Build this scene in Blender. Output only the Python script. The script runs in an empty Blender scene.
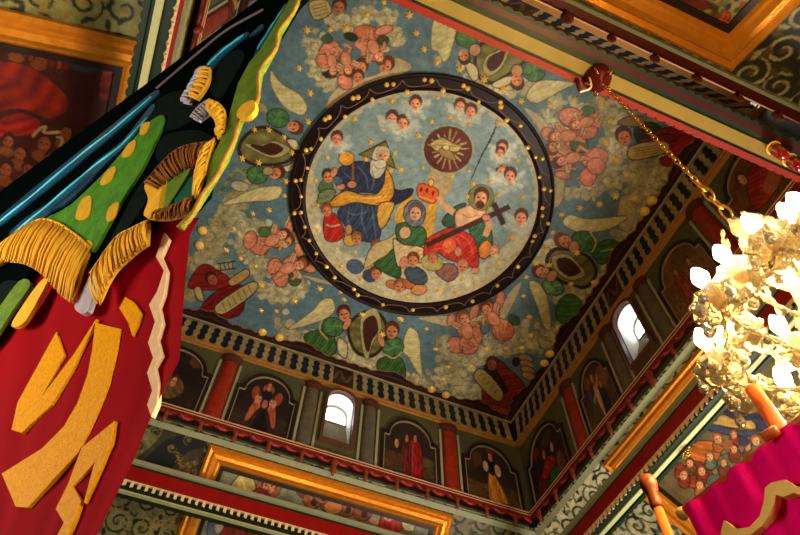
import bpy, math, random
import numpy as np
from mathutils import Vector, Matrix
random.seed(7); RNG = np.random.default_rng(5)
C = bpy.context.scene.collection
scene = bpy.context.scene

# ------------------------------------------------------------------ camera, world, lights, exposure
FPX = 641.02
R = np.array([[0.92340707, -0.38347742, 0.01626169],
              [0.33709168, 0.78999359, -0.51213214],
              [0.18354448, 0.47838812, 0.85875272]])      # rows: image right, image down, view direction
EYE = np.array([0.0, 0.0, 1.6])                            # camera, metres above the floor
K = 6.0                                                    # metres per unit of height above the camera

cam_d = bpy.data.cameras.new('camera'); cam = bpy.data.objects.new('camera', cam_d); C.objects.link(cam)
cam_d.sensor_width = 36.0; cam_d.lens = 36.0 * FPX / 800.0; cam_d.clip_start = 0.05
M4 = Matrix(((R[0][0], -R[1][0], -R[2][0], 0), (R[0][1], -R[1][1], -R[2][1], 0), (R[0][2], -R[1][2], -R[2][2], 1.6), (0, 0, 0, 1)))
cam.matrix_world = M4
scene.camera = cam

world = bpy.data.worlds.new('sky'); scene.world = world; world.use_nodes = True
bg = world.node_tree.nodes['Background']; bg.inputs[0].default_value = (0.86, 0.93, 1.0, 1); bg.inputs[1].default_value = 11.0

def area(name, loc, target, size, power, col, spread=math.pi):
    l = bpy.data.lights.new(name, 'AREA'); l.shape = 'RECTANGLE'; l.size, l.size_y = size; l.energy = power; l.color = col
    o = bpy.data.objects.new(name, l); C.objects.link(o); o.location = loc
    l.spread = spread; o.rotation_euler = (Vector(target) - Vector(loc)).to_track_quat('-Z', 'Y').to_euler()
    return o
# added lamps standing in for unseen nave windows, aimed at ceiling and banner
DAY = (1.0, 0.90, 0.74)
area('added_day_side', (-2.6, 1.6, 2.9), (0.9, 2.2, 5.2), (0.9, 1.8), 105, DAY)
area('added_day_back', (1.4, -1.75, 2.9), (-.3, 1.5, 3.6), (0.9, 1.8), 60, DAY, 1.9)
area('added_day_bright_side', (4.6, 2.4, 2.9), (0.5, 2.6, 7.2), (0.9, 1.8), 205, DAY, 1.9)
BULB_POWER = 720.0

scene.view_settings.view_transform = 'Standard'; scene.view_settings.look = 'None'
scene.view_settings.gamma = 1.0; scene.view_settings.use_curve_mapping = False
scene.view_settings.exposure = 0.0
scene.cycles.use_denoising = True
scene.cycles.max_bounces = 6; scene.cycles.transparent_max_bounces = 12; scene.cycles.sample_clamp_indirect = 6.0
scene.cycles.caustics_reflective = False; scene.cycles.caustics_refractive = False

# ------------------------------------------------------------------ helpers
def m3(x, y, z): return np.array([x * K, y * K, 1.6 + z * K])          # unit coordinates -> metres
def ray(px, py): return R.T @ np.array([(px - 400) / FPX, (py - 267.5) / FPX, 1.0])
def at_h(px, py, zm):                                                  # point seen at a pixel, zm metres above the camera
    d = ray(px, py); return EYE + d * (zm / d[2])
def on_plane(px, py, o, n):
    d = ray(px, py); t = np.dot(np.asarray(o) - EYE, n) / np.dot(d, n); return EYE + d * t
def nrm(v): v = np.asarray(v, float); return v / np.linalg.norm(v)

def lin(c):
    c = np.asarray(c, float) / 255.0
    return np.where(c <= 0.04045, c / 12.92, ((c + 0.055) / 1.055) ** 2.4)

MATS = {}
def mat(name, col, rough=0.55, metal=0.0, noise=0.25, scale=9.0, bump=0.0, bscale=60.0, spec=.18, trans=0.0, sheen=0.0, emit=None, alpha=None, ior=None):
    if name in MATS: return MATS[name]
    m = bpy.data.materials.new(name); m.use_nodes = True; nt = m.node_tree; b = nt.nodes['Principled BSDF']
    lc = lin(col)
    tc = nt.nodes.new('ShaderNodeTexCoord')
    nz = nt.nodes.new('ShaderNodeTexNoise'); nz.inputs['Scale'].default_value = scale; nz.inputs['Detail'].default_value = 5
    nt.links.new(tc.outputs['Object'], nz.inputs['Vector'])
    mix = nt.nodes.new('ShaderNodeMix'); mix.data_type = 'RGBA'
    nt.links.new(nz.outputs['Fac'], mix.inputs['Factor'])
    mix.inputs['A'].default_value = (*np.clip(lc * (1 - noise), 0, 1), 1); mix.inputs['B'].default_value = (*np.clip(lc * (1 + noise), 0, 1), 1)
    nt.links.new(mix.outputs['Result'], b.inputs['Base Color'])
    b.inputs['Roughness'].default_value = rough; b.inputs['Metallic'].default_value = metal
    b.inputs['Transmission Weight'].default_value = trans
    if spec is not None: b.inputs['Specular IOR Level'].default_value = spec
    if ior: b.inputs['IOR'].default_value = ior
    if sheen: b.inputs['Sheen Weight'].default_value = sheen
    if bump:
        n2 = nt.nodes.new('ShaderNodeTexNoise'); n2.inputs['Scale'].default_value = bscale; n2.inputs['Detail'].default_value = 3
        nt.links.new(tc.outputs['Object'], n2.inputs['Vector'])
        bp = nt.nodes.new('ShaderNodeBump'); bp.inputs['Strength'].default_value = bump; bp.inputs['Distance'].default_value = 0.01
        nt.links.new(n2.outputs['Fac'], bp.inputs['Height']); nt.links.new(bp.outputs['Normal'], b.inputs['Normal'])
    if emit:
        b.inputs['Emission Color'].default_value = (*emit[0], 1); b.inputs['Emission Strength'].default_value = emit[1]
    MATS[name] = m; return m

def paint_mat(name, rough=0.5, noise=0.18, scale=2.5, spec=0.2):
    m = bpy.data.materials.new(name); m.use_nodes = True; nt = m.node_tree; b = nt.nodes['Principled BSDF']
    at = nt.nodes.new('ShaderNodeAttribute'); at.attribute_name = 'paint'
    tc = nt.nodes.new('ShaderNodeTexCoord'); nz = nt.nodes.new('ShaderNodeTexNoise'); nz.inputs['Scale'].default_value = scale
    nz.inputs['Detail'].default_value = 8; nz.inputs['Roughness'].default_value = 0.65
    nt.links.new(tc.outputs['Object'], nz.inputs['Vector'])
    rm = nt.nodes.new('ShaderNodeMapRange'); rm.inputs['From Min'].default_value = 0.3; rm.inputs['From Max'].default_value = 0.7
    rm.inputs['To Min'].default_value = 1 - noise * 1.6; rm.inputs['To Max'].default_value = 1 + noise
    nt.links.new(nz.outputs['Fac'], rm.inputs['Value'])
    mx = nt.nodes.new('ShaderNodeMix'); mx.data_type = 'RGBA'; mx.blend_type = 'MULTIPLY'; mx.inputs['Factor'].default_value = 1
    nt.links.new(at.outputs['Color'], mx.inputs['A']); nt.links.new(rm.outputs['Result'], mx.inputs['B'])
    n3 = nt.nodes.new('ShaderNodeTexNoise'); n3.inputs['Scale'].default_value = 16; n3.inputs['Detail'].default_value = 10; n3.inputs['Roughness'].default_value = 0.75   # candle soot and worn paint
    nt.links.new(tc.outputs['Object'], n3.inputs['Vector'])
    r3 = nt.nodes.new('ShaderNodeMapRange'); r3.inputs['From Min'].default_value = 0.34; r3.inputs['From Max'].default_value = 0.62; r3.inputs['To Min'].default_value = 0.62; r3.inputs['To Max'].default_value = 1.12
    nt.links.new(n3.outputs['Fac'], r3.inputs['Value'])
    m2 = nt.nodes.new('ShaderNodeMix'); m2.data_type = 'RGBA'; m2.blend_type = 'MULTIPLY'; m2.inputs['Factor'].default_value = 1
    nt.links.new(mx.outputs['Result'], m2.inputs['A']); nt.links.new(r3.outputs['Result'], m2.inputs['B'])
    nt.links.new(m2.outputs['Result'], b.inputs['Base Color']); b.inputs['Roughness'].default_value = rough
    b.inputs['Specular IOR Level'].default_value = spec
    n2 = nt.nodes.new('ShaderNodeTexNoise'); n2.inputs['Scale'].default_value = 26; n2.inputs['Detail'].default_value = 4
    nt.links.new(tc.outputs['Object'], n2.inputs['Vector'])
    bp = nt.nodes.new('ShaderNodeBump'); bp.inputs['Strength'].default_value = 0.12; bp.inputs['Distance'].default_value = 0.01
    nt.links.new(n2.outputs['Fac'], bp.inputs['Height']); nt.links.new(bp.outputs['Normal'], b.inputs['Normal'])
    MATS[name] = m; return m
PAINT = paint_mat('church_paint')

def origin_of(p):
    v = np.zeros(3)
    while p is not None:
        v = v + np.array(p.location); p = p.parent
    return v
def obj(name, V, F, material, parent=None, cols=None, smooth=False, origin=None):
    """links one mesh object; V in world metres"""
    V = np.asarray(V, float)
    me = bpy.data.meshes.new(name)
    base = origin_of(parent)
    o = bpy.data.objects.new(name, me); C.objects.link(o)
    if parent is not None: o.parent = parent
    off = np.array(origin if origin is not None else (V.min(0) + V.max(0)) / 2)
    o.location = tuple(off - base)
    V = V - off
    if isinstance(F, np.ndarray):
        n, k = F.shape
        me.vertices.add(len(V)); me.vertices.foreach_set('co', V.astype(np.float32).ravel())
        me.loops.add(n * k); me.loops.foreach_set('vertex_index', F.astype(np.int32).ravel())
        me.polygons.add(n); me.polygons.foreach_set('loop_start', np.arange(0, n * k, k, dtype=np.int32))
        me.update(calc_edges=True)
    else:
        me.from_pydata([tuple(v) for v in V], [], F); me.update()
    if cols is not None:
        a = me.color_attributes.new('paint', 'FLOAT_COLOR', 'POINT')
        c4 = np.ones((len(V), 4), np.float32); c4[:, :3] = cols; a.data.foreach_set('color', c4.ravel())
    if smooth: me.polygons.foreach_set('use_smooth', np.ones(len(me.polygons), bool))
    me.materials.append(material)
    me.validate()
    return o

def tag(o, label=None, cat=None, group=None, kind=None):
    if label: o['label'] = label
    if cat: o['category'] = cat
    if group: o['group'] = group
    if kind: o['kind'] = kind
    return o
def thing(name, label, cat, loc, group=None):
    o = bpy.data.objects.new(name, None); C.objects.link(o); o.location = tuple(loc); o.empty_display_size = 0.1
    return tag(o, label, cat, group)
def dup(o, name=None, loc=None, parent=None, rot=None):
    c = o.copy(); C.objects.link(c)
    if parent is not None: c.parent = parent
    if loc is not None: c.location = tuple(np.asarray(loc, float) - (origin_of(parent) if parent is not None else 0))
    if rot is not None: c.rotation_euler = rot
    return c

class MB:
    def __init__(s): s.V = []; s.F = []
    def add(s, V, F):
        b = len(s.V); s.V += [tuple(v) for v in V]; s.F += [tuple(i + b for i in f) for f in F]; return s
    def box(s, o, u, v, n, a, b, c):
        """box spanned in frame (o;u,v,n) over ranges a,b,c"""
        P = [np.asarray(o) + u * x + v * y + n * z for z in c for y in b for x in a]
        return s.add(P, [(0, 2, 3, 1), (4, 5, 7, 6), (0, 1, 5, 4), (2, 6, 7, 3), (0, 4, 6, 2), (1, 3, 7, 5)])
    def tube(s, P, r, k=8, closed=False):
        P = [np.asarray(p, float) for p in P]; n = len(P); rs = r if hasattr(r, '__len__') else [r] * n
        ref = np.array([0.31, 0.52, 0.79]); rings = []
        for i in range(n):
            a = P[(i - 1) % n] if (closed or i) else P[i]; b = P[(i + 1) % n] if (closed or i < n - 1) else P[i]
            t = nrm(b - a + 1e-12); e = nrm(np.cross(t, ref)); f = np.cross(t, e)
            rings.append([P[i] + rs[i] * (math.cos(2 * math.pi * j / k) * e + math.sin(2 * math.pi * j / k) * f) for j in range(k)])
        V = [q for ring in rings for q in ring]; F = []
        for i in range(n if closed else n - 1):
            for j in range(k):
                a = i * k + j; b = i * k + (j + 1) % k; c = ((i + 1) % n) * k + (j + 1) % k; d = ((i + 1) % n) * k + j
                F.append((a, b, c, d))
        if not closed: F += [tuple(range(k))[::-1], tuple((n - 1) * k + j for j in range(k))]
        return s.add(V, F)
    def lathe(s, o, prof, k=16, ax=(0, 0, 1)):
        """prof: list of (radius, height) along ax"""
        ax = nrm(ax); e = nrm(np.cross(ax, (0.13, 0.97, 0.2))); f = np.cross(ax, e); o = np.asarray(o, float); V = []
        for r, h in prof:
            for j in range(k):
                a = 2 * math.pi * j / k; V.append(o + ax * h + r * (math.cos(a) * e + math.sin(a) * f))
        F = []
        for i in range(len(prof) - 1):
            for j in range(k): F.append((i * k + j, i * k + (j + 1) % k, (i + 1) * k + (j + 1) % k, (i + 1) * k + j))
        F += [tuple(range(k))[::-1], tuple((len(prof) - 1) * k + j for j in range(k))]
        return s.add(V, F)
    def prism(s, P, n, h):
        """polygon P (3-D points) extruded along n by h"""
        P = [np.asarray(p, float) for p in P]; k = len(P); n = np.asarray(n, float)
        V = P + [p + n * h for p in P]
        F = [tuple(range(k))[::-1], tuple(range(k, 2 * k))] + [(i, (i + 1) % k, k + (i + 1) % k, k + i) for i in range(k)]
        return s.add(V, F)
    def band(s, A, B, n, h):
        """closed or open strip between outlines A and B (same count) extruded along n"""
        k = len(A); n = np.asarray(n, float); A = [np.asarray(p, float) for p in A]; B = [np.asarray(p, float) for p in B]
        V = A + B + [p + n * h for p in A] + [p + n * h for p in B]; F = []
        for i in range(k):
            j = (i + 1) % k
            F += [(2 * k + i, 2 * k + j, 3 * k + j, 3 * k + i), (i, k + i, k + j, j), (i, j, 2 * k + j, 2 * k + i), (k + i, 3 * k + i, 3 * k + j, k + j)]
        return s.add(V, F)
    def build(s, name, material, parent=None, smooth=False, origin=None):
        return obj(name, s.V, s.F, material, parent, smooth=smooth, origin=origin)

# ------------------------------------------------------------------ painter: strokes on a flat panel, stored as the panel's own paint
def smooth_closed(P, n=5):
    P = np.asarray(P, float); N = len(P); out = []
    for i in range(N):
        p0, p1, p2, p3 = P[i - 1], P[i], P[(i + 1) % N], P[(i + 2) % N]
        for t in np.linspace(0, 1, n, endpoint=False):
            out.append(0.5 * (2 * p1 + (p2 - p0) * t + (2 * p0 - 5 * p1 + 4 * p2 - p3) * t * t + (3 * p1 - p0 - 3 * p2 + p3) * t ** 3))
    return np.array(out)
def smooth_open(P, n=6):
    P = np.asarray(P, float); P = np.vstack([2 * P[0] - P[1], P, 2 * P[-1] - P[-2]]); out = []
    for i in range(1, len(P) - 2):
        p0, p1, p2, p3 = P[i - 1], P[i], P[i + 1], P[i + 2]
        for t in np.linspace(0, 1, n, endpoint=False):
            out.append(0.5 * (2 * p1 + (p2 - p0) * t + (2 * p0 - 5 * p1 + 4 * p2 - p3) * t * t + (3 * p1 - p0 - 3 * p2 + p3) * t ** 3))
    out.append(P[-2]); return np.array(out)
DARK = (34, 24, 18)
class Canvas:
    def __init__(s, u0, u1, v0, v1, w, h, col, T=None):
        s.u0, s.u1, s.v0, s.v1, s.w, s.h = u0, u1, v0, v1, w, h
        s.im = np.zeros((h, w, 3)); s.im[:] = col; s.T = T or (lambda P: np.asarray(P, float)); s.ow = 1.0
    def mask(s, P):
        P = s.T(P); x = (P[:, 0] - s.u0) / (s.u1 - s.u0) * (s.w - 1); y = (P[:, 1] - s.v0) / (s.v1 - s.v0) * (s.h - 1)
        a, b = max(0, int(np.floor(x.min()))), min(s.w, int(np.ceil(x.max())) + 1); c, d = max(0, int(np.floor(y.min()))), min(s.h, int(np.ceil(y.max())) + 1)
        if a >= b or c >= d: return None
        X, Y = np.meshgrid(np.arange(a, b), np.arange(c, d)); ins = np.zeros(X.shape, bool)
        x2, y2 = np.roll(x, -1), np.roll(y, -1)
        for i in range(len(x)):
            if y[i] == y2[i]: continue
            cond = (y[i] > Y) != (y2[i] > Y)
            if cond.any(): ins ^= cond & (X < (x2[i] - x[i]) * (Y - y[i]) / (y2[i] - y[i]) + x[i])
        return ins, X, Y, (slice(c, d), slice(a, b))
    def fill(s, P, col, fold=None, a=1.0, mott=0.0):
        m = s.mask(P)
        if m is None: return
        ins, X, Y, sl = m; k = np.ones(X.shape)
        if fold:
            ang, per, amp = fold; amp *= .75; q = X * math.cos(ang) + Y * math.sin(ang)
            w_ = -X * math.sin(ang) + Y * math.cos(ang); ph = random.uniform(0, 6)
            k = 1 + amp * (.65 * np.sin(q * 2 * math.pi / per + 1.6 * np.sin(w_ * 0.11 + ph) + ph) + .55 * np.sin(q * 2 * math.pi / (per * 2.7) + .9 * np.sin(w_ * .2 + 2 * ph)))
        if mott: k = k * (1 + mott * (np.sin(X * 0.31 + 1.7 * np.sin(Y * 0.17)) * np.sin(Y * 0.27 + 1.1 * np.sin(X * 0.23))))
        v = np.clip(np.asarray(col, float)[None, None] * k[..., None], 0, 255)
        reg = s.im[sl]; reg[ins] = reg[ins] * (1 - a) + v[ins] * a
    def shape(s, P, col, fold=None, out=1.1, oc=DARK, mott=0.0, a=1.0):
        Q = smooth_closed(P)
        s.fill(Q, col, fold, a, mott)
        if out: s.line(np.vstack([Q, Q[:1]]), out * s.ow, oc, 0.75)
    def line(s, P, w, col, a=1.0):
        P = np.asarray(P, float); ws = np.full(len(P), w) if np.isscalar(w) else np.asarray(w, float)
        d = np.gradient(P, axis=0) if len(P) > 2 else np.repeat(P[1:2] - P[0:1], 2, 0)
        l = np.hypot(d[:, 0], d[:, 1]) + 1e-9; nn = np.stack([-d[:, 1] / l, d[:, 0] / l], 1) * ws[:, None] / 2
        for i in range(0, len(P) - 1):
            s.fill(np.array([P[i] + nn[i], P[i + 1] + nn[i + 1], P[i + 1] - nn[i + 1], P[i] - nn[i]]), col, a=a)
    def curve(s, P, w, col, a=1.0):
        Q = smooth_open(P); 
        if not np.isscalar(w): w = np.interp(np.linspace(0, 1, len(Q)), np.linspace(0, 1, len(w)), w)
        s.line(Q, w, col, a)
    def ell(s, x, y, rx, ry=None, ang=0, col=(0, 0, 0), out=0, oc=DARK, fold=None, a=1.0, mott=0.0):
        ry = ry or rx; t = np.linspace(0, 2 * math.pi, 20, endpoint=False); ca, sa = math.cos(ang), math.sin(ang)
        mk = lambda e: np.stack([x + (rx + e) * np.cos(t) * ca - (ry + e) * np.sin(t) * sa, y + (rx + e) * np.cos(t) * sa + (ry + e) * np.sin(t) * ca], 1); out = out * s.ow
        if out: s.fill(mk(out), oc, a=0.8 * a)
        s.fill(mk(0), col, fold, a, mott)
        if fold:
            x, y, rx, ry = x - rx * .18, y - ry * .2, rx * .55, ry * .5; s.fill(mk(0), tuple(min(255, c * 1.2) for c in col), a=.45 * a)
    def face(s, x, y, r, up, hair=(70, 38, 20), skin=(190, 120, 80), beard=None, halo=None):
        """up: unit vector (in the canvas drawing frame) towards the top of the head"""
        up = nrm(up); sd = np.array([-up[1], up[0]]); ang = math.atan2(sd[1], sd[0]); p = np.array([x, y])
        if halo is not None: s.ell(x, y, r * 1.5, r * 1.5, 0, halo, 0.6)
        h = p + up * r * 0.28; s.ell(h[0], h[1], r * .9, r * .98, ang, hair, 0.4)
        f = p - up * r * 0.15; s.ell(f[0], f[1], r * 0.68, r * 0.84, ang, skin)
        ch = f + sd * r * 0.3; s.ell(ch[0], ch[1], r * 0.4, r * 0.66, ang, tuple(min(255, c * 1.12) for c in skin))
        if beard is not None:
            b = p - up * r * 0.85; s.ell(b[0], b[1], r * 0.5, r * 0.5, ang, beard)
        for e in (-0.32, 0.32):
            q = f + sd * r * e + up * r * 0.12; s.ell(q[0], q[1], r * 0.16, r * 0.1, ang, (45, 25, 18))
        q = f - up * r * 0.42; s.ell(q[0], q[1], r * 0.22, r * 0.08, ang, (120, 45, 35))
        s.line([f + up * r * 0.1, f - up * r * 0.2], r * 0.12, tuple(c * 0.7 for c in skin))
    def cloud(s, pts, r, col=(190, 180, 138), edge=(112, 104, 76), a=1.0):
        col = np.array(col, float); edge = np.array(edge, float)
        for (x, y) in pts: s.ell(x, y, r * random.uniform(1.1, 1.7), r * random.uniform(.8, 1.2), random.uniform(0, 3), tuple(edge * .55 + col * .45), a=.35 * a)
        for (x, y) in pts:
            for _ in range(3):
                q = r * random.uniform(.35, .8); s.ell(x + random.gauss(0, r * .55), y + random.gauss(0, r * .55), q, q * random.uniform(.55, .9), random.uniform(0, 3), tuple(np.clip(col * random.uniform(.82, 1.14), 0, 255)), a=.72 * a)
        for (x, y) in pts[::2]:
            a0 = random.uniform(0, 6.3); q = r * random.uniform(.5, .9); t = np.linspace(0, 3.4, 9)
            s.line(np.stack([x + q * (1 - t * .14) * np.cos(a0 + t), y + q * (1 - t * .14) * np.sin(a0 + t)], 1), np.interp(t, [0, 1.7, 3.4], [.3, 1.1, .4]), tuple(edge * .8), .55 * a)
    def spiral(s, x, y, r, a0, turns, w, col, sgn=1):
        t = np.linspace(0, 1, 26); rr = r * (1 - t) ** 0.9; aa = a0 + sgn * turns * 2 * math.pi * t
        s.line(np.stack([x + rr * np.cos(aa), y + rr * np.sin(aa)], 1), np.interp(t, [0, .3, 1], [w * .5, w, w * .6]), col)
        s.ell(x, y, w * .9, w * .9, 0, col)
    def sample(s, u, v):
        x = np.clip((u - s.u0) / (s.u1 - s.u0) * (s.w - 1), 0, s.w - 1.001); y = np.clip((v - s.v0) / (s.v1 - s.v0) * (s.h - 1), 0, s.h - 1.001)
        i = x.astype(int); j = y.astype(int); fx = (x - i)[:, None]; fy = (y - j)[:, None]
        g = s.im; c = g[j, i] * (1 - fx) * (1 - fy) + g[j, i + 1] * fx * (1 - fy) + g[j + 1, i] * (1 - fx) * fy + g[j + 1, i + 1] * fx * fy
        return lin(c)
def grid_faces(nu, nv):
    i = np.arange(nv - 1)[:, None] * nu + np.arange(nu - 1)[None]; i = i.ravel()
    return np.stack([i, i + 1, i + nu + 1, i + nu], 1)
def painted_panel(name, cv, o, u, v, nu, nv, parent=None, rng=None, material=None):
    """flat painted panel: canvas coordinates are metres along u and v from o"""
    a0, a1, b0, b1 = rng or (cv.u0, cv.u1, cv.v0, cv.v1)
    A, B = np.meshgrid(np.linspace(a0, a1, nu), np.linspace(b0, b1, nv)); A = A.ravel(); B = B.ravel()
    V = np.asarray(o)[None] + A[:, None] * u[None] + B[:, None] * v[None]
    return obj(name, V, grid_faces(nu, nv), material or PAINT, parent, cols=cv.sample(A, B))

# ------------------------------------------------------------------ the room's measures (units of K above the camera)
CX0, CX1, CY0, CY1 = -0.175, 0.574, 0.090, 0.815            # ceiling edges
XL, XR, YN, YF = -0.174, 0.5735, 0.035, 0.803              # drum walls
XC, YC, YCR = 0.1995, 0.4325, 0.4325
EX, EY, EZ = np.eye(3)
SIDES = {  # o: on the wall line, u: rightwards seen from inside, n: inwards, hl: half length, th: slope, dt/db: frieze top and bottom in front of the wall
    'far':   dict(o=np.array([XC, YF, 0]), u=EX, n=-EY, hl=.3755, th=math.radians(43), dt=YF - CY1, db=0.000, din=YF - .812),
    'right': dict(o=np.array([XR, YC, 0]), u=-EY, n=-EX, hl=.3840, th=math.radians(38), dt=XR - CX1, db=0.004, din=XR - .557),
    'left':  dict(o=np.array([XL, YC, 0]), u=EY, n=EX, hl=.3840, th=math.radians(30), dt=CX0 - XL, db=0.004, din=-.161 - XL),
    'near':  dict(o=np.array([XC, YN, 0]), u=-EX, n=EY, hl=.3755, th=math.radians(25), dt=CY0 - YN, db=0.027, din=.083 - YN)}
ZT, ZB = 0.727, 0.56       # top and bottom of the sloping facets
def wf(side, s, z, d=0.0):
    """point of a drum wall: s along it, height z, d in front of it (units)"""
    q = SIDES[side]; p = q['o'] + q['u'] * s + q['n'] * d; return m3(p[0], p[1], z)

# ------------------------------------------------------------------ the painted ceiling
def ceil_T(P):
    P = np.asarray(P, float); d = np.stack([(P[:, 0] - 400) / FPX, (P[:, 1] - 267.5) / FPX, np.ones(len(P))], 1) @ R
    return d[:, :2] / d[:, 2:3]
BLUE = (88, 116, 126); PALE = (128, 150, 150); CREAM = (196, 184, 142); SKIN = (196, 128, 92); PINK = (200, 124, 98); GREEN = (66, 108, 62); OLIVE = (112, 106, 58)
WING = (196, 184, 128); BROWN = (78, 40, 24); REDR = (142, 34, 26)
cc = Canvas(CX0, CX1, CY0, CY1, 720, 736, BLUE, ceil_T)
for k in range(260):     # broad brushwork of the sky
    x, y = random.uniform(180, 700), random.uniform(0, 440)
    cc.ell(x, y, random.uniform(5, 16), random.uniform(3, 8), random.uniform(0, 3), random.choice([(74, 100, 114), (98, 126, 134), (84, 112, 118), (104, 128, 128)]), a=0.35)
def clouds(pairs, r, n=3, sp=1.0, **kw):
    pts = []
    for (x, y) in pairs:
        for _ in range(n + 1): pts.append((x + random.gauss(0, r * sp), y + random.gauss(0, r * sp)))
    cc.cloud(pts, r, **kw)
def bank(P, c=(180, 170, 128)):                                 # pale scalloped cloud bank
    Q = smooth_closed(P, 6); cc.fill(Q, c, (.5, 13, .16), .82)
    for k in range(0, len(Q), 3):
        r = random.uniform(3, 5); cc.ell(Q[k][0], Q[k][1], r, r * .8, 0, tuple(np.array(c) * random.uniform(.92, 1.1)), a=.85); a0 = random.uniform(0, 6); t = np.linspace(0, 3.6, 9)
        cc.line(np.stack([Q[k][0] + r * (1 - t * .12) * np.cos(a0 + t), Q[k][1] + r * (1 - t * .12) * np.sin(a0 + t)], 1), .9, (104, 94, 66), .6)
for P in ([(194, 268), (204, 240), (222, 206), (244, 190), (250, 196), (236, 218), (226, 240), (212, 262), (192, 292)], [(238, 238), (248, 222), (262, 226), (256, 246), (266, 262), (264, 284), (284, 292), (300, 284), (304, 290), (284, 302), (262, 296), (252, 272), (242, 254)],
          [(284, 330), (300, 338), (320, 352), (346, 356), (362, 358), (380, 354), (400, 370), (426, 384), (402, 386), (366, 370), (330, 362), (290, 346)], [(446, 338), (456, 348), (474, 354), (500, 346), (522, 332), (542, 340), (522, 352), (490, 358), (470, 368), (450, 358)],
          [(450, 368), (464, 374), (474, 394), (484, 408), (466, 402), (452, 390)], [(598, 104), (614, 110), (622, 130), (618, 160), (612, 186), (586, 198), (574, 190), (600, 180), (606, 142)], [(584, 284), (606, 290), (606, 308), (590, 324), (566, 332), (560, 324), (580, 316), (592, 300)],
          [(632, 172), (660, 164), (684, 158), (660, 184), (640, 216), (626, 254), (612, 264), (622, 216)], [(308, 50), (318, 40), (324, 60), (318, 76), (334, 84), (326, 90), (312, 74)], [(346, 22), (370, 8), (392, 22), (400, 42), (390, 40), (372, 18), (352, 32)], [(536, 262), (546, 244), (556, 240), (548, 252), (544, 270)], [(470, 82), (490, 88), (512, 84), (530, 80), (524, 92), (496, 94)]): bank(P)
# cloud banks along the edges and under the figures
clouds([(196, 262), (203, 250), (214, 240), (222, 215), (216, 226), (232, 196), (246, 186), (206, 275), (222, 262), (190, 290)], 6, 4, col=(160, 148, 108), edge=(104, 92, 64))
clouds([(241, 236), (244, 226), (252, 222), (240, 248), (268, 290), (276, 296), (262, 262), (256, 270), (284, 290), (298, 288)], 5, 3)
clouds([(314, 49), (311, 44), (318, 58), (364, 12), (355, 16), (338, 26), (346, 24), (391, 26), (397, 37), (384, 20), (330, 74), (320, 72), (340, 20)], 5, 3)
clouds([(286, 332), (294, 342), (304, 338), (318, 356), (344, 350), (352, 356), (362, 362), (372, 366), (340, 340), (384, 380), (398, 372), (412, 378), (420, 384), (356, 345), (378, 356), (392, 362)], 6, 4)
clouds([(452, 350), (460, 355), (470, 358), (482, 352), (492, 346), (506, 340), (520, 332), (530, 326), (540, 344), (552, 340), (446, 340), (560, 330)], 6, 3)
clouds([(468, 384), (462, 376), (470, 396), (476, 400), (456, 372), (440, 384)], 6, 4)
clouds([(606, 118), (600, 110), (612, 130), (609, 148), (616, 160), (612, 175), (602, 184), (590, 189), (580, 188), (620, 112), (576, 104), (560, 108), (548, 118)], 6, 3)
clouds([(655, 176), (664, 170), (640, 168), (676, 166), (650, 186), (630, 176), (640, 210), (632, 230), (624, 240), (622, 250), (612, 260)], 6, 4)
clouds([(582, 291), (590, 298), (598, 290), (596, 310), (588, 322), (566, 328), (606, 300), (600, 284), (560, 296), (548, 262), (536, 256), (544, 246)], 6, 4)
clouds([(440, 60), (490, 84), (505, 88), (470, 74), (460, 62), (520, 84)], 4, 2)
clouds([(640, 120), (652, 126), (636, 160), (650, 164), (668, 168)], 5, 3, col=(150, 140, 100))
# pale wedges of light running up to the ring
for P in ([(326, 108), (334, 91), (352, 80), (372, 76), (386, 69), (396, 58), (412, 66), (402, 74), (362, 86), (341, 102)], [(283, 234), (289, 214), (296, 208), (293, 226)], [(293, 236), (299, 228), (304, 248), (312, 263), (302, 256)],
          [(300, 275), (318, 278), (334, 285), (320, 283)], [(510, 292), (522, 282), (512, 306), (502, 322), (496, 318)], [(524, 108), (540, 116), (552, 132), (546, 140), (536, 124)], [(556, 168), (564, 178), (562, 200), (554, 206)], [(418, 318), (440, 316), (462, 316), (452, 326), (436, 324)], [(636, 210), (622, 196), (618, 222), (628, 232)]):
    cc.shape(P, (176, 160, 122), out=0.5, oc=(110, 84, 60))

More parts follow.
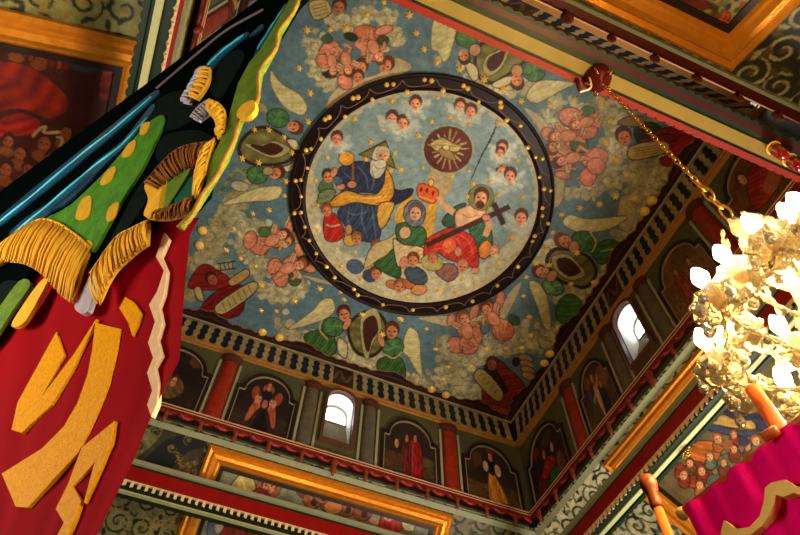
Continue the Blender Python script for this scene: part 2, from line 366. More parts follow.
def wing(P, a=0.6): 
    cc.shape(P, WING, fold=(a, 7, 0.07), out=1.0, oc=(96, 92, 56)); 
def cartouche(P, H):
    P = np.array(P, float); H = np.array(H, float); c = P.mean(0)
    cc.shape(c + (P - c) * 1.13, (52, 38, 22), out=0); cc.shape(P, OLIVE, fold=(0.8, 22, 0.22), out=1.4)
    hc = H.mean(0); cc.shape(hc + (H - hc) * 1.45, (168, 158, 104), out=0.6); cc.shape(H, (66, 32, 22), out=0.8)
def putto(x, y, s=1.0, tw=0.0):
    up = nrm(np.array([423 - x, 192 - y])); ca, sa = math.cos(tw), math.sin(tw); up = np.array([up[0] * ca - up[1] * sa, up[0] * sa + up[1] * ca]); sd = np.array([-up[1], up[0]]); p = np.array([x, y], float)
    sk = tuple(np.array((206, 136, 102)) * random.uniform(.94, 1.04)); oc = (104, 54, 36); L = lambda a, b: p + (up * a + sd * b) * s
    for sg in (-1, 1): q = L(6, sg * 8); cc.ell(q[0], q[1], 6 * s, 3 * s, math.atan2(sd[1], sd[0]) - sg * .6, WING, .8, (110, 96, 60))
    sg0 = random.choice((-1, 1))
    for sg in (-1, 1):
        bend = 6 * sg * (1.5 if sg == sg0 else .6)
        for w, c in ((6.2, oc), (4.8, sk)): cc.line([L(-6, sg * 3), L(-11, bend * .9), L(-17, sg * 4 - 3 * sg0)], [w * s, w * s * .95, w * s * .6], c)
        for w, c in ((4.8, oc), (3.6, sk)): cc.line([L(4, sg * 4), L(5 + 3 * (sg == sg0), sg * 9), L(10 if sg == sg0 else 0, sg * 12)], [w * s, w * s, w * s * .7], c)
    q = L(-1, 0); cc.ell(q[0], q[1], 5.2 * s, 7.6 * s, math.atan2(sd[1], sd[0]), sk, .9, oc); q = L(1, 1.5); cc.ell(q[0], q[1], 2.6 * s, 4 * s, math.atan2(sd[1], sd[0]), tuple(min(255, c * 1.14) for c in sk), a=.6)
    q = L(11.5, 0); cc.face(q[0], q[1], 5.8 * s, up, random.choice([(112, 58, 32), (92, 44, 24), (140, 84, 44)]), (214, 146, 110))
def gball(x, y, rx, ry, ang, col):
    c = np.array(col, float); cc.ell(x, y, rx, ry, ang, col, 1); cc.ell(x - rx * .2, y - ry * .2, rx * .6, ry * .55, ang, tuple(c * 1.2), a=.5); a0 = random.uniform(0, 6)
    for k in range(5):                                             # gathered folds of a sleeve
        a = a0 + k * 1.25; P = [(x + rx * r * math.cos(a + r * .9), y + ry * r * math.sin(a + r * .9)) for r in (.15, .55, .92)]; cc.curve(P, [.6, 1.8, .9], tuple(c * (.55 if k % 2 else 1.4)), .7)
# --- near side (top of the photograph): two green angels by a cartouche
cartouche([(480, 76), (476, 60), (481, 46), (498, 40), (512, 48), (524, 58), (516, 68), (504, 76), (492, 82)], [(487, 65), (490, 57), (500, 52), (506, 47), (504, 57), (499, 66), (491, 71)])
wing([(434, 19), (445, 22), (456, 27), (453, 45), (448, 59), (443, 61), (438, 52), (431, 46)]); wing([(526, 97), (533, 85), (546, 80), (574, 83), (562, 90), (548, 98), (536, 103)])
cc.shape([(474, 40), (486, 42), (492, 36), (480, 30)], CREAM); cc.shape([(464, 62), (476, 66), (478, 78), (472, 80)], CREAM); cc.shape([(492, 84), (508, 76), (516, 80), (500, 88)], CREAM)
gball(467, 38, 11, 9.5, 0.2, GREEN); gball(534, 71, 11, 10, 0.2, GREEN)
cc.ell(475, 50, 5.5, 6, 0.2, (176, 132, 88), 1); cc.ell(517, 71, 5.5, 6, 0.2, (176, 132, 88), 1)
cc.face(464, 56, 7, (0.2, 1), (74, 36, 20)); cc.face(517, 81, 7.5, (0.2, 1), (74, 36, 20))
# --- cherubs at the near left
for a in [(329.7, 53, 10, 13, .4, PINK), (327, 63, 12, 7, .5, PINK), (368, 36, 15, 10, .3, (190, 104, 76)), (362, 47, 8, 9, 0, PINK), (375, 53, 9, 8, .2, PINK), (346, 67, 8, 10, .3, SKIN), (345, 82, 8, 6.5, .8, PINK), (384, 30, 9, 4, -.3, PINK)]:
    cc.ell(*a[:5], a[5], 1.0, (84, 40, 26), fold=(a[4] + .7, 9, 0.10))
cc.ell(327, 39, 5, 4, 0, (60, 90, 56), .8); cc.ell(351, 36.7, 7, 4, .3, (36, 44, 32), .6); cc.ell(383, 40, 6, 4, 0, (58, 66, 36), .8); cc.ell(329, 74, 7, 4, .2, (38, 44, 30), .6); cc.ell(354, 52, 8, 6, .5, (78, 104, 112))
cc.face(361, 67, 7.5, (.3, -1), (90, 40, 22)); cc.face(386, 65, 8, (.6, -.8), (96, 46, 24)); cc.face(358, 77, 6.5, (.1, -1), (96, 40, 22)); cc.face(339, 7, 8, (.2, -1), (70, 38, 22), (160, 96, 62))
cc.shape([(309, 3), (326, 0), (331, 13), (315, 20)], (176, 160, 100), out=1)
for k in range(4): cc.line([(312 + k * .8, 6 + k * 3.4), (326 + k, 2.5 + k * 3.2)], .8, (104, 82, 46))
for a in ((346, 60, .95, .3), (374, 48, 1.0, -.2), (332, 62, .85, .5)): putto(*a)
# --- left side: two green angels by a cartouche
wing([(271, 70), (281, 83), (300, 95), (307, 107), (302, 115), (288, 110), (278, 99), (271, 84)], 1.2)
cartouche([(240, 150), (247, 136), (262, 128), (280, 134), (294, 148), (288, 160), (270, 164), (250, 162)], [(251, 145), (262, 146), (272, 143), (283, 149), (272, 155), (258, 150)])
cc.shape([(287, 140), (296, 140), (300, 150), (292, 148)], CREAM); cc.shape([(270, 166), (286, 166), (296, 160), (290, 172)], CREAM)
gball(278, 118, 11, 9, .2, GREEN); cc.face(294, 127, 7.5, (.9, .3), (92, 44, 26)); cc.ell(262, 108, 6, 4, .8, (150, 140, 96))
wing([(222, 205), (240, 195), (258, 188), (278, 186), (282, 191), (274, 200), (248, 202)], .4)
gball(257, 175, 10, 8.5, .2, GREEN); cc.face(276, 173, 7.5, (.8, -.4), (84, 40, 24)); cc.ell(268, 171, 5, 4, 0, (170, 140, 96), .6)
for k in range(5): cc.curve([(218 + k * 3, 196 - k * 5), (230 + k * 2, 178 - k * 2), (246, 168 + k * 2)], 3.0, (70, 100, 52) if k % 2 else (126, 130, 84))
cc.ell(240, 186, 9, 5, .2, (168, 164, 130), .6)
# --- cherubs at the left
for a in [(257, 245, 12, 8, .7, PINK), (250, 240, 6, 9, .3, PINK), (276, 238, 10.5, 9, .2, PINK), (280, 274, 8, 13, -.2, PINK), (274, 266, 6, 8, .5, PINK), (293, 264, 10, 7, .3, PINK), (308, 268, 8, 4, .3, PINK), (291, 226, 3.6, 8, .5, SKIN), (299, 250, 4, 7, -.3, SKIN)]:
    cc.ell(*a[:5], a[5], 1.0, (84, 40, 26), fold=(a[4] + .7, 9, .10))
cc.face(287, 241, 7, (.6, -.6), (104, 52, 28)); cc.face(302, 263, 7, (.7, -.6), (70, 34, 22))
cc.ell(295, 279, 6, 7, .2, (70, 96, 66), .8); cc.ell(265, 232, 6.5, 4.5, .2, (74, 112, 64), .8)
for a in ((273, 240, 1.0, -.2), (289, 268, 1.0, .25)): putto(*a)
# --- evangelist at the far left corner
cc.shape([(189, 288), (192, 276), (204, 264), (219, 271), (229, 278), (227, 288), (211, 290)], (128, 28, 26), fold=(.9, 9, .2))
cc.shape([(200, 310), (208, 298), (221, 289), (241, 285), (244, 308), (232, 318), (206, 318)], (112, 22, 24), fold=(.5, 9, .22))
cc.shape([(194, 289), (200, 287), (204, 300), (198, 300)], (178, 160, 110)); cc.shape([(229, 280), (246, 269), (249, 276), (233, 286)], (176, 140, 84))
cc.shape([(216, 305), (251, 282), (256, 291), (224, 314)], (180, 160, 98))
for k in range(6): cc.line([(222 + k * 5.2, 303 - k * 3.5), (226 + k * 5.2, 311 - k * 3.5)], 1.0, (110, 88, 50))
for k in range(4): cc.line([(220 + k * 4, 264 - k * .6), (221 + k * 4, 270 - k * .6)], .9, (34, 30, 34))
cc.line([(217, 264), (236, 261)], 1, (34, 30, 34)); cc.line([(218, 271), (236, 268)], 1, (34, 30, 34))
cc.face(212, 279, 6.5, (-.6, -.8), (60, 30, 20), (150, 80, 56))
# --- far side: two green angels by a cartouche
wing([(288, 329), (311, 312), (322, 300), (332, 299), (335, 310), (325, 319), (305, 326)], .5); wing([(402, 350), (406, 333), (411, 327), (419, 336), (421, 360), (422, 379), (409, 358)], 1.4)
cartouche([(349, 330), (356, 318), (370, 312), (382, 318), (386, 332), (382, 346), (371, 355), (356, 350)], [(364, 322), (374, 316), (378, 330), (372, 340), (368, 352), (364, 340)])
cc.shape([(304, 336), (318, 330), (332, 332), (336, 352), (322, 356), (311, 350)], (58, 94, 44), fold=(.2, 6, .3)); cc.shape([(377, 362), (390, 356), (403, 360), (405, 379), (394, 384), (381, 378)], (56, 90, 46), fold=(.2, 6, .3))
gball(333, 327, 10.5, 9, .2, GREEN); gball(393, 347, 10.5, 9, -.2, GREEN)
cc.ell(347, 324, 3, 6.5, .5, SKIN, .8); cc.ell(381, 340, 3, 7, -.3, SKIN, .8); cc.shape([(338, 338), (347, 344), (346, 358), (338, 352)], CREAM)
cc.curve([(322, 320), (320, 330), (328, 340)], 1.6, (180, 160, 90)); cc.curve([(384, 354), (394, 358), (402, 352)], 1.6, (180, 160, 90))
cc.face(344, 314, 7.5, (-.2, -1), (78, 38, 22)); cc.face(392, 331, 8, (.1, -1), (86, 44, 24))
# --- cherubs at the far side
for a in [(467, 325, 11, 12, .3, PINK), (456, 345, 9, 8, .3, PINK), (469, 346, 9, 8, -.2, PINK), (475, 337, 7, 10, .3, PINK), (490, 314, 9, 11, .2, PINK), (500, 300, 4, 9, .2, PINK), (503, 330, 11, 10, .5, (204, 116, 76)), (451, 320, 3.6, 6, .2, SKIN), (474, 312, 4, 8, .4, SKIN)]:
    cc.ell(*a[:5], a[5], 1.0, (96, 50, 34), fold=(a[4] + .7, 9, .09))
cc.line([(463, 340), (462, 354)], 1.2, (110, 60, 40)); cc.face(462, 317, 7, (.1, -1), (120, 66, 36)); cc.face(488, 307, 7, (-.1, -1), (112, 60, 34))
cc.ell(514, 320, 6, 4.5, .6, (60, 84, 56), .8); cc.ell(485, 328, 4, 6, .2, (84, 110, 118), .8)
for q in [(456, 356), (466, 361), (476, 360), (448, 346)]: cc.spiral(q[0], q[1], 5, 0, 1.2, 1.6, (196, 186, 150))
for a in ((467, 330, 1.05, .1), (493, 318, 1.0, -.15)): putto(*a)
# --- evangelist in the far right corner
cc.shape([(486, 366), (497, 359), (512, 371), (525, 386), (521, 402), (506, 414), (488, 412), (482, 400)], (126, 40, 24), fold=(.7, 10, .25))
cc.shape([(484, 366), (494, 368), (507, 388), (503, 394), (492, 384)], (46, 26, 20)); cc.shape([(474, 378), (483, 369), (503, 392), (496, 401)], (176, 152, 92))
for k in range(5): cc.line([(479 + k * 3.8, 376 + k * 4.2), (482 + k * 3.8, 373 + k * 4.2)], .9, (108, 82, 44))
cc.shape([(486, 404), (500, 406), (514, 414), (510, 420), (492, 414)], (150, 56, 32), fold=(.3, 8, .2)); cc.face(492, 364, 6.5, (.1, -1), (84, 44, 24), (150, 90, 56)); cc.ell(516, 362, 4, 5, 0, (44, 30, 24))
for k in range(4): cc.ell(526 + k * .8, 358 + k * 6, 7, 3.4, .3, (172, 140, 96), .8)
# --- right side: two green angels by a cartouche
wing([(563, 223), (570, 215), (590, 219), (627, 216), (614, 227), (596, 232), (577, 232)], .3); wing([(529, 284), (537, 282), (547, 297), (551, 328), (544, 327), (537, 306)], 1.3)
cartouche([(548, 262), (556, 250), (574, 252), (588, 258), (595, 272), (586, 286), (572, 284), (558, 278)], [(557, 260), (567, 258), (575, 264), (580, 272), (570, 276), (560, 270)])
gball(584, 241, 12, 9.5, .3, GREEN); cc.shape([(592, 250), (606, 240), (620, 244), (614, 258), (600, 264)], (56, 96, 48), fold=(.9, 5, .3)); cc.face(564, 241, 8, (-.8, -.3), (112, 56, 34)); cc.ell(574, 247, 5, 6, .2, (186, 128, 84), .8)
cc.curve([(590, 232), (596, 242), (592, 252)], 1.5, (196, 186, 130)); cc.curve([(600, 252), (616, 248)], 1.2, (150, 170, 120))
gball(553, 287, 10.5, 7.5, .4, (92, 136, 88)); cc.shape([(560, 300), (572, 294), (582, 304), (578, 318), (564, 324), (556, 316)], (60, 108, 56), fold=(1.2, 11, .2)); cc.face(541, 272, 7.5, (-.7, -.3), (88, 40, 26)); cc.ell(552, 276, 4.5, 6, .6, (190, 130, 88), .8)
# --- cherubs at the right
for a in [(571, 117, 12, 9, .3, PINK), (584, 127, 14, 11, .6, PINK), (562, 140, 12, 14, .3, (208, 140, 106)), (563, 157, 14, 9, .1, PINK), (595, 158, 13, 10, -.3, PINK), (563, 165, 10, 6, .2, PINK), (588, 177, 8, 9, .1, (204, 118, 92)), (596, 166, 9, 8, .2, PINK), (563, 175, 8, 3.6, .2, PINK), (548, 134, 7, 6, .6, SKIN)]:
    cc.ell(*a[:5], a[5], 1.0, (104, 56, 38), fold=(a[4] + .6, 9, .10))
cc.face(554, 147, 7.5, (-.5, .5), (112, 56, 32)); cc.face(559, 161, 6.5, (-.5, .6), (112, 56, 32)); cc.ell(579, 145, 9, 7, .3, (70, 112, 64), .8); cc.ell(588, 111, 6, 5, 0, (76, 112, 66), .8); cc.ell(577, 168, 4, 6, 0, (90, 110, 116))
for a in ((567, 136, 1.05, .3), (572, 158, 1.0, -.1), (586, 122, .95, .1)): putto(*a)
# --- evangelist at the near right corner
cc.shape([(634, 130), (646, 122), (660, 126), (656, 142), (640, 146)], (40, 44, 28)); cc.shape([(618, 122), (630, 116), (646, 118), (640, 126), (624, 126)], (124, 100, 46))
cc.shape([(654, 138), (662, 128), (680, 130), (693, 138), (690, 154), (676, 160), (664, 152)], (132, 26, 24), fold=(.6, 9, .22)); cc.shape([(640, 140), (668, 134), (676, 140), (660, 146)], (110, 24, 20)); cc.shape([(660, 158), (674, 156), (678, 164), (664, 166)], (130, 28, 24))
cc.shape([(631, 146), (664, 141), (667, 152), (632, 160)], (182, 158, 92))
for k in range(4): cc.line([(634, 149 + k * 2.6), (663, 144.5 + k * 2.4)], .8, (118, 90, 48))
cc.face(624, 137, 9, (-.3, -1), (72, 36, 20), (178, 110, 68))
# --- scalloped dark border with pairs of knobs along the edges (drawn in ceiling units)
cc.T = lambda P: np.asarray(P, float)
BOSS = []
def border(p0, p1, nn, L):
    n = 150; t = np.linspace(0, 1, n); p0 = np.array(p0); p1 = np.array(p1); nn = np.array(nn); q = p0 + (p1 - p0) * t[:, None]
    ph = np.abs(((t * L / 0.19) % 1) - 0.5) * 2
    w = 0.013 + 0.010 * np.maximum(0, 1 - np.abs(ph - 0.20) / 0.28) ** 1.5 + 0.014 * np.maximum(0, 1 - ph / 0.16) + 0.002 * np.sin(t * L * 260)
    for wd, c in ((w + .0025, (132, 84, 52)), (w, (40, 22, 20)), (w * .55, (76, 42, 34)), (w * .4, (34, 18, 20))):
        cc.fill(np.vstack([q, (q + nn * wd[:, None])[::-1]]), c)
border((CX0, CY1), (CX1, CY1), (0, -1), CX1 - CX0); border((CX1, CY0), (CX1, CY1), (-1, 0), CY1 - CY0); border((CX0, CY0), (CX0, CY1), (1, 0), CY1 - CY0); border((CX0, CY0), (CX1, CY0), (0, 1), CX1 - CX0)
cc.T = ceil_T
# ---------- medallion picture
MC, MR = np.array([0.2005, 0.4290]), 0.2255
mc = Canvas(MC[0] - .23, MC[0] + .23, MC[1] - .23, MC[1] + .23, 520, 520, PALE, ceil_T)
_keep = cc; cc = mc
for k in range(160):
    a, r = random.uniform(0, 6.3), 120 * math.sqrt(random.random()); cc.ell(423 + r * math.cos(a), 192 + r * math.sin(a), random.uniform(6, 18), random.uniform(4, 9), random.uniform(0, 3), random.choice([(118, 144, 150), (136, 156, 152), (146, 162, 152), (124, 150, 158)]), a=.4)
cc.shape([(296, 190), (312, 168), (318, 205), (326, 240), (348, 254), (376, 258), (400, 244), (424, 256), (450, 262), (474, 268), (496, 252), (520, 232), (538, 212), (546, 240), (500, 300), (420, 318), (340, 296), (300, 240)], (190, 184, 150), out=0, mott=.06)
clouds([(310, 200), (312, 220), (322, 240), (334, 262), (350, 276), (368, 288), (392, 298), (416, 300), (440, 298), (462, 290), (484, 280), (502, 266), (520, 248), (530, 232)], 8, 4, col=(198, 190, 158), edge=(166, 156, 122), a=.8)
t = np.linspace(0, 2 * math.pi, 80, endpoint=False)      # cream rim light of the cloud inside the ring
tt = np.linspace(math.pi * .5, math.pi * 1.5, 40)
for k in range(60):
    a = 2 * math.pi * k / 60; p = MC + 0.198 * np.array([math.cos(a), math.sin(a)])
    cc.T = lambda P: np.asarray(P, float); cc.ell(p[0], p[1], .011, .008, a + 1.57, (198, 178, 136), a=.7); cc.T = ceil_T
# beams and sunburst with the dove
cc.shape([(434, 166), (454, 170), (446, 196), (424, 192)], (190, 150, 92), out=0, a=.7)
for P in ([(394, 216), (406, 196), (413, 197), (404, 226)], [(428, 200), (437, 200), (430, 246), (422, 246)]): cc.shape(P, (206, 156, 58), fold=(.3, 4, .15), out=.4, oc=(150, 100, 40))
cc.ell(448, 149, 27, 25, 0, (170, 160, 112), a=.6); cc.ell(448, 149, 23.5, 22.5, 0, (96, 40, 26), .8)
for k in range(17):
    a = 2 * math.pi * k / 17 + random.uniform(-.06, .06); q = random.uniform(15, 23); cc.line([(448 + 6 * math.cos(a), 149 + 6 * math.sin(a)), (448 + q * math.cos(a), 149 + q * .96 * math.sin(a))], [2.2, random.uniform(.6, 2.0)], random.choice([(204, 184, 136), (176, 150, 96)]), .9)
cc.ell(446, 148, 12, 8, .3, (120, 84, 38), a=.9); cc.shape([(430, 144), (442, 137), (452, 142), (462, 146), (456, 152), (448, 150), (440, 153)], (180, 156, 92), fold=(1.2, 5, .3), out=.9); cc.shape([(440, 148), (450, 150), (456, 160), (448, 158), (440, 154)], (160, 130, 70), out=.7); cc.ell(446, 147, 3, 2.4, 0, (206, 190, 140), .6)
# God the Father
cc.shape([(338, 170), (344, 165), (356, 161), (370, 162), (386, 168), (390, 180), (381, 192), (362, 192), (347, 193), (336, 184)], (46, 52, 78), fold=(.5, 6, .28))
cc.shape([(390, 188), (400, 190), (412, 188), (411, 195), (396, 204), (388, 202)], (38, 40, 62), fold=(1.2, 6, .2))
cc.shape([(342, 206), (357, 199), (378, 204), (381, 222), (380, 236), (375, 242), (356, 238), (346, 226), (338, 214)], (50, 62, 86), fold=(.1, 7, .34))
cc.shape([(386, 168), (393, 180), (393, 196), (380, 205), (356, 202), (341, 206), (328, 206), (333, 198), (346, 190), (361, 194), (377, 193), (384, 182)], (204, 142, 44), fold=(.9, 8, .14))
cc.shape([(380, 203), (394, 202), (391, 214), (386, 224), (380, 228), (377, 214)], (200, 150, 60), fold=(.2, 5, .15))
cc.fill([(386, 139), (396.5, 169), (358, 154)], (70, 66, 24)); cc.fill([(385.6, 142), (394.5, 166.5), (361.5, 153.8)], (122, 116, 46))
cc.ell(379, 155, 6.5, 9.5, .2, (200, 190, 164), .6); cc.shape([(371, 160), (376, 160), (386, 162), (385, 170), (380, 177), (374, 178), (370, 172)], (204, 196, 168), fold=(.2, 4, .16)); cc.face(383, 155, 7.5, (.1, -1), (196, 176, 140), (206, 150, 108)); cc.shape([(377, 160), (385, 160), (386, 166), (380, 168), (375, 166)], (214, 206, 180), out=.4)
for P in ([(344, 172), (352, 180), (352, 188)], [(358, 166), (366, 176), (368, 188)], [(372, 168), (374, 180), (372, 190)], [(350, 206), (348, 220), (358, 236)], [(362, 204), (362, 220), (368, 238)], [(372, 206), (374, 222), (376, 238)], [(346, 210), (354, 214), (366, 212)]): cc.curve(P, [.8, 2.0, .8], (92, 108, 132), .8)
for P in ([(340, 202), (356, 197), (376, 198), (388, 188)], [(346, 194), (362, 198), (382, 196)], [(389, 176), (390, 188), (382, 200)]): cc.curve(P, [.6, 1.6, .6], (236, 184, 92), .7)
cc.line([(353, 160), (353, 188)], 1.8, (150, 96, 46)); cc.ell(352, 184, 4.5, 3.5, 0, SKIN, .7); cc.ell(341, 186, 4, 3.2, 0, SKIN, .7); cc.ell(346.5, 158, 7.5, 7, 0, (214, 148, 48), .8, fold=(.7, 6, .15))
cc.ell(338, 180, 5, 4, .3, (70, 92, 112), .6)
# angels at the left
cc.ell(326, 187, 7, 8, .3, (78, 108, 66), .8); cc.shape([(317, 202), (322, 190), (336, 190), (330, 202), (322, 208)], (112, 122, 84), fold=(.8, 5, .2)); cc.face(328, 176, 6.5, (-.2, -1), (78, 40, 24)); cc.ell(334, 172, 3, 5, .4, SKIN, .5)
cc.shape([(324, 218), (331, 212), (338, 217), (345, 233), (336, 241), (325, 238)], (176, 40, 34), fold=(.3, 6, .22)); cc.face(327, 210, 6, (-.2, -1), (150, 70, 40)); cc.curve([(326, 224), (332, 226), (340, 224)], 1.4, (206, 170, 150))
cc.ell(350, 240, 6, 5.5, .3, (206, 158, 62), .7); cc.face(357, 238, 6, (0, -1), (140, 90, 44)); cc.ell(349, 229, 3, 5, 0, SKIN, .6)
cc.ell(355, 266, 8, 6.5, .3, (74, 92, 116), .8); cc.ell(370, 275, 7, 6, .2, (62, 72, 92), .8); cc.face(376, 273, 6.5, (-.2, -1), (110, 60, 36)); cc.face(376, 246, 6, (.1, -1), (128, 72, 40)); cc.shape([(368, 252), (376, 250), (382, 254), (374, 260)], (120, 50, 34)); cc.ell(392, 284, 6, 4, .4, (184, 110, 70), .7); cc.face(400, 286, 7, (.2, -1), (140, 78, 40)); cc.ell(409, 283, 6, 5, .2, (190, 106, 60), .7); cc.ell(419, 289, 8, 5, -.2, (206, 136, 84), .7)
cc.shape([(364, 268), (372, 246), (388, 238), (398, 232), (392, 250), (380, 258)], (196, 172, 116), out=.7)
# Mary
cc.shape([(374, 264), (386, 256), (393, 249), (400, 262), (400, 277), (388, 274)], (52, 92, 46), fold=(.4, 6, .3)); cc.shape([(396, 226), (406, 222), (424, 228), (425, 243), (410, 246), (398, 240)], (58, 100, 56), fold=(.4, 6, .25))
cc.shape([(394, 238), (404, 244), (420, 246), (432, 254), (424, 262), (406, 262), (398, 266), (394, 250)], (200, 172, 128), fold=(.6, 8, .12))
cc.ell(405, 232, 5.5, 6, .3, (206, 160, 120), .6); cc.ell(414.5, 213, 10.5, 13, 0, (112, 112, 118), 1, fold=(.2, 5, .18)); cc.face(415.5, 212, 8, (.1, -1), (90, 80, 76), (208, 152, 112))
cc.shape([(417, 187), (421, 183), (429, 185), (438, 190), (437, 199), (431, 203), (419, 197)], (208, 92, 30), out=1.2, oc=(120, 24, 16))
for q in [(421, 189), (427, 190), (433, 193)]: cc.ell(q[0], q[1], 1.5, 2.6, .2, (126, 24, 20))
cc.line([(419, 196), (434, 201)], 1.6, (234, 152, 60)); cc.ell(431, 182, 2.6, 3.4, 0, (226, 178, 70), .6)
# Christ with the cross
cc.shape([(443, 218), (455, 206), (466, 203), (458, 214), (455, 226), (444, 225)], (48, 82, 56), fold=(.8, 5, .25)); cc.shape([(468, 222), (480, 222), (490, 224), (492, 250), (482, 258), (474, 244)], (52, 96, 66), fold=(.2, 6, .3))
cc.line([(438, 196), (444, 206), (454, 212)], [5, 6, 7], (206, 150, 106)); cc.shape([(456, 212), (466, 206), (477, 203), (485, 209), (484, 217), (471, 223), (457, 226)], (214, 164, 120), out=.9, oc=(120, 70, 44))
cc.curve([(462, 214), (470, 217), (478, 214)], .8, (150, 96, 66)); cc.line([(487, 216), (489, 226), (485, 236)], [6, 7, 6], (208, 150, 110))
cc.shape([(426, 240), (434, 234), (450, 227), (462, 230), (475, 240), (478, 266), (462, 263), (447, 258), (436, 252), (424, 257)], (186, 44, 30), fold=(.25, 8, .22)); cc.ell(449, 245, 7, 8, .3, (206, 92, 52), .4, fold=(.2, 6, .12))
for P in ([(436, 240), (446, 236), (458, 240), (462, 256)], [(452, 232), (468, 240), (474, 258)], [(430, 250), (442, 248), (452, 256)]): cc.curve(P, [.6, 1.8, .6], (226, 92, 66), .75)
cc.line([(426, 245), (509.5, 206)], 5.2, (66, 32, 20)); cc.line([(493.5, 202.5), (503.5, 224)], 5.6, (58, 30, 20)); cc.ell(486, 217, 4, 3.4, 0, SKIN, .6)
cc.face(481, 197, 8.5, (.15, -1), (84, 44, 22), (204, 144, 100), beard=(74, 36, 18), halo=(120, 118, 62))
# cherubs below Christ
cc.ell(485, 249, 6, 9, .3, (222, 128, 46), .7, fold=(.3, 6, .15)); cc.face(494, 251, 5.5, (.3, -1), (190, 130, 90), (222, 160, 124)); cc.shape([(436, 272), (440, 264), (454, 264), (458, 274), (448, 281)], (140, 92, 88), fold=(.2, 6, .2)); cc.face(462.5, 266, 6, (.1, -1), (180, 130, 80)); cc.ell(432, 262, 11, 8, .2, (176, 164, 92), .6); cc.face(433, 258, 5.5, (0, -1), (150, 100, 50)); cc.ell(416, 275, 12, 8, .5, (64, 78, 90), .9, fold=(.7, 5, .25)); cc.face(413, 260, 7, (0, -1), (116, 58, 28)); cc.ell(404, 262, 4, 6, .3, SKIN, .5)
cc.ell(458, 251, 3.5, 5, 0, SKIN, .5); cc.ell(475, 270, 4, 3, 0, (206, 140, 96), .4)
# winged cherub heads in the sky
for (x, y, r) in [(337, 138, 6.5), (392, 118, 7), (403, 122.5, 7), (415.5, 103, 7), (460, 106, 7), (470.5, 111, 7), (502, 147, 6.5), (502, 171, 7), (510, 175, 7), (521, 217, 7.5), (500, 152, 5)]:
    clouds([(x - r, y + r * .9), (x + r, y + r * .9), (x, y + r * 1.2)], r * .75, 2, .5, col=(196, 196, 176), edge=(156, 168, 160), a=.75)
    cc.ell(x - r * 1.4, y + r * .1, r * 1.0, r * .4, .7, (186, 188, 170), a=.8); cc.ell(x + r * 1.4, y + r * .1, r * 1.0, r * .4, -.7, (186, 188, 170), a=.8)
    cc.face(x, y, r, (.1, -1), (88, 46, 26), (214, 140, 104))
cc.line([(496, 126), (490, 140), (482, 154), (470, 181)], [1.4, 1.8, 1.4, .8], (34, 34, 34))      # crack in the boards
cc = _keep

# the boards themselves
cg = 640
A, B = np.meshgrid(np.linspace(CX0, CX1, cg), np.linspace(CY0, CY1, cg)); A = A.ravel(); B = B.ravel()
ceiling = obj('ceiling', np.stack([A * K, B * K, np.full(A.shape, 1.6 + K)], 1), grid_faces(cg, cg)[:, ::-1], PAINT, cols=cc.sample(A, B))
tag(ceiling, 'blue painted ceiling with angels, clouds, evangelists and gilt stars', 'ceiling', kind='structure')

GOLD = mat('gilding', (255, 198, 92), 0.3, 0.25, 0.15, 30)
def star_mesh(r, h):
    mb = MB(); n = 6; V = [np.array([0, 0, -h])]
    for i in range(2 * n):
        a = math.pi * i / n; q = r if i % 2 == 0 else r * .5; V.append(np.array([q * math.cos(a), q * math.sin(a), -h * .25]))
    for i in range(2 * n):
        a = math.pi * i / n; q = r if i % 2 == 0 else r * .5; V.append(np.array([q * math.cos(a), q * math.sin(a), 0.002]))
    F = [(0, 1 + (i + 1) % (2 * n), 1 + i) for i in range(2 * n)] + [(1 + i, 1 + (i + 1) % (2 * n), 1 + 2 * n + (i + 1) % (2 * n), 1 + 2 * n + i) for i in range(2 * n)]
    return V, F
STARS = [(307, 30), (299, 68), (310, 93), (384, 2), (330, 29.6), (346, 28), (367, 14), (409, 15), (416.5, 33), (424, 49), (437, 62), (460, 69), (484, 79.5), (503, 88.7), (521, 101), (549.6, 105), (574.7, 99.8), (601.6, 100.8), (610, 120.7), (605.6, 141.5), (616.4, 160), (626, 174.7), (615.8, 196.7), (600, 203.8), (580, 208), (561.6, 214.6), (552.6, 232.4), (577, 252.7), (526.3, 277), (523.6, 295.8), (529.3, 316.8), (536, 263), (549, 265), (571, 284), (593.5, 282), (545.6, 251), (531, 335.3), (522, 347.7), (506, 348), (485.6, 349), (471, 365.8), (448, 367), (435.7, 349), (426.5, 328.7), (401, 319.6), (294.7, 301), (276.7, 311), (344, 299.6), (340.5, 292), (399.6, 318.5), (362, 314.5), (382, 334.4), (252.8, 213.5), (269, 210), (234, 228.8), (226.5, 250), (240.7, 258.5), (255.8, 266), (261.5, 285), (261, 310.3), (294, 300.7), (319.6, 288.5), (308, 121.6), (286, 181.3), (284.4, 195.6), (284, 137), (292, 152.8), (258.5, 162.6), (242, 158.3), (254.4, 129.4), (268.7, 129.8), (442.8, 379.7), (634.5, 198)]
INNER = [(392, 100), (354.6, 118.6), (370.6, 142), (418.5, 135.5), (438, 97), (449.8, 116.5), (431.5, 121.3), (469.4, 124), (498, 123), (422.7, 167), (451.6, 175.8), (468.8, 170.4), (473, 183.7), (490, 182), (467, 196.5), (498, 194.8), (489.6, 208.6), (523, 196.5), (517.7, 160), (511.8, 237.4), (497.8, 262), (461.7, 279.4), (475.4, 283.3), (440, 289.5), (456.4, 292), (355, 251.5), (336.4, 248), (341, 266), (361, 279.4), (378, 286.5), (419.4, 251.5), (438.5, 289.7), (407.5, 296.5), (327, 157.5), (315.5, 180), (317.7, 205.4), (317.7, 230.3), (400.4, 169.5), (390.5, 170.4), (365.3, 159), (394.6, 152.7)]
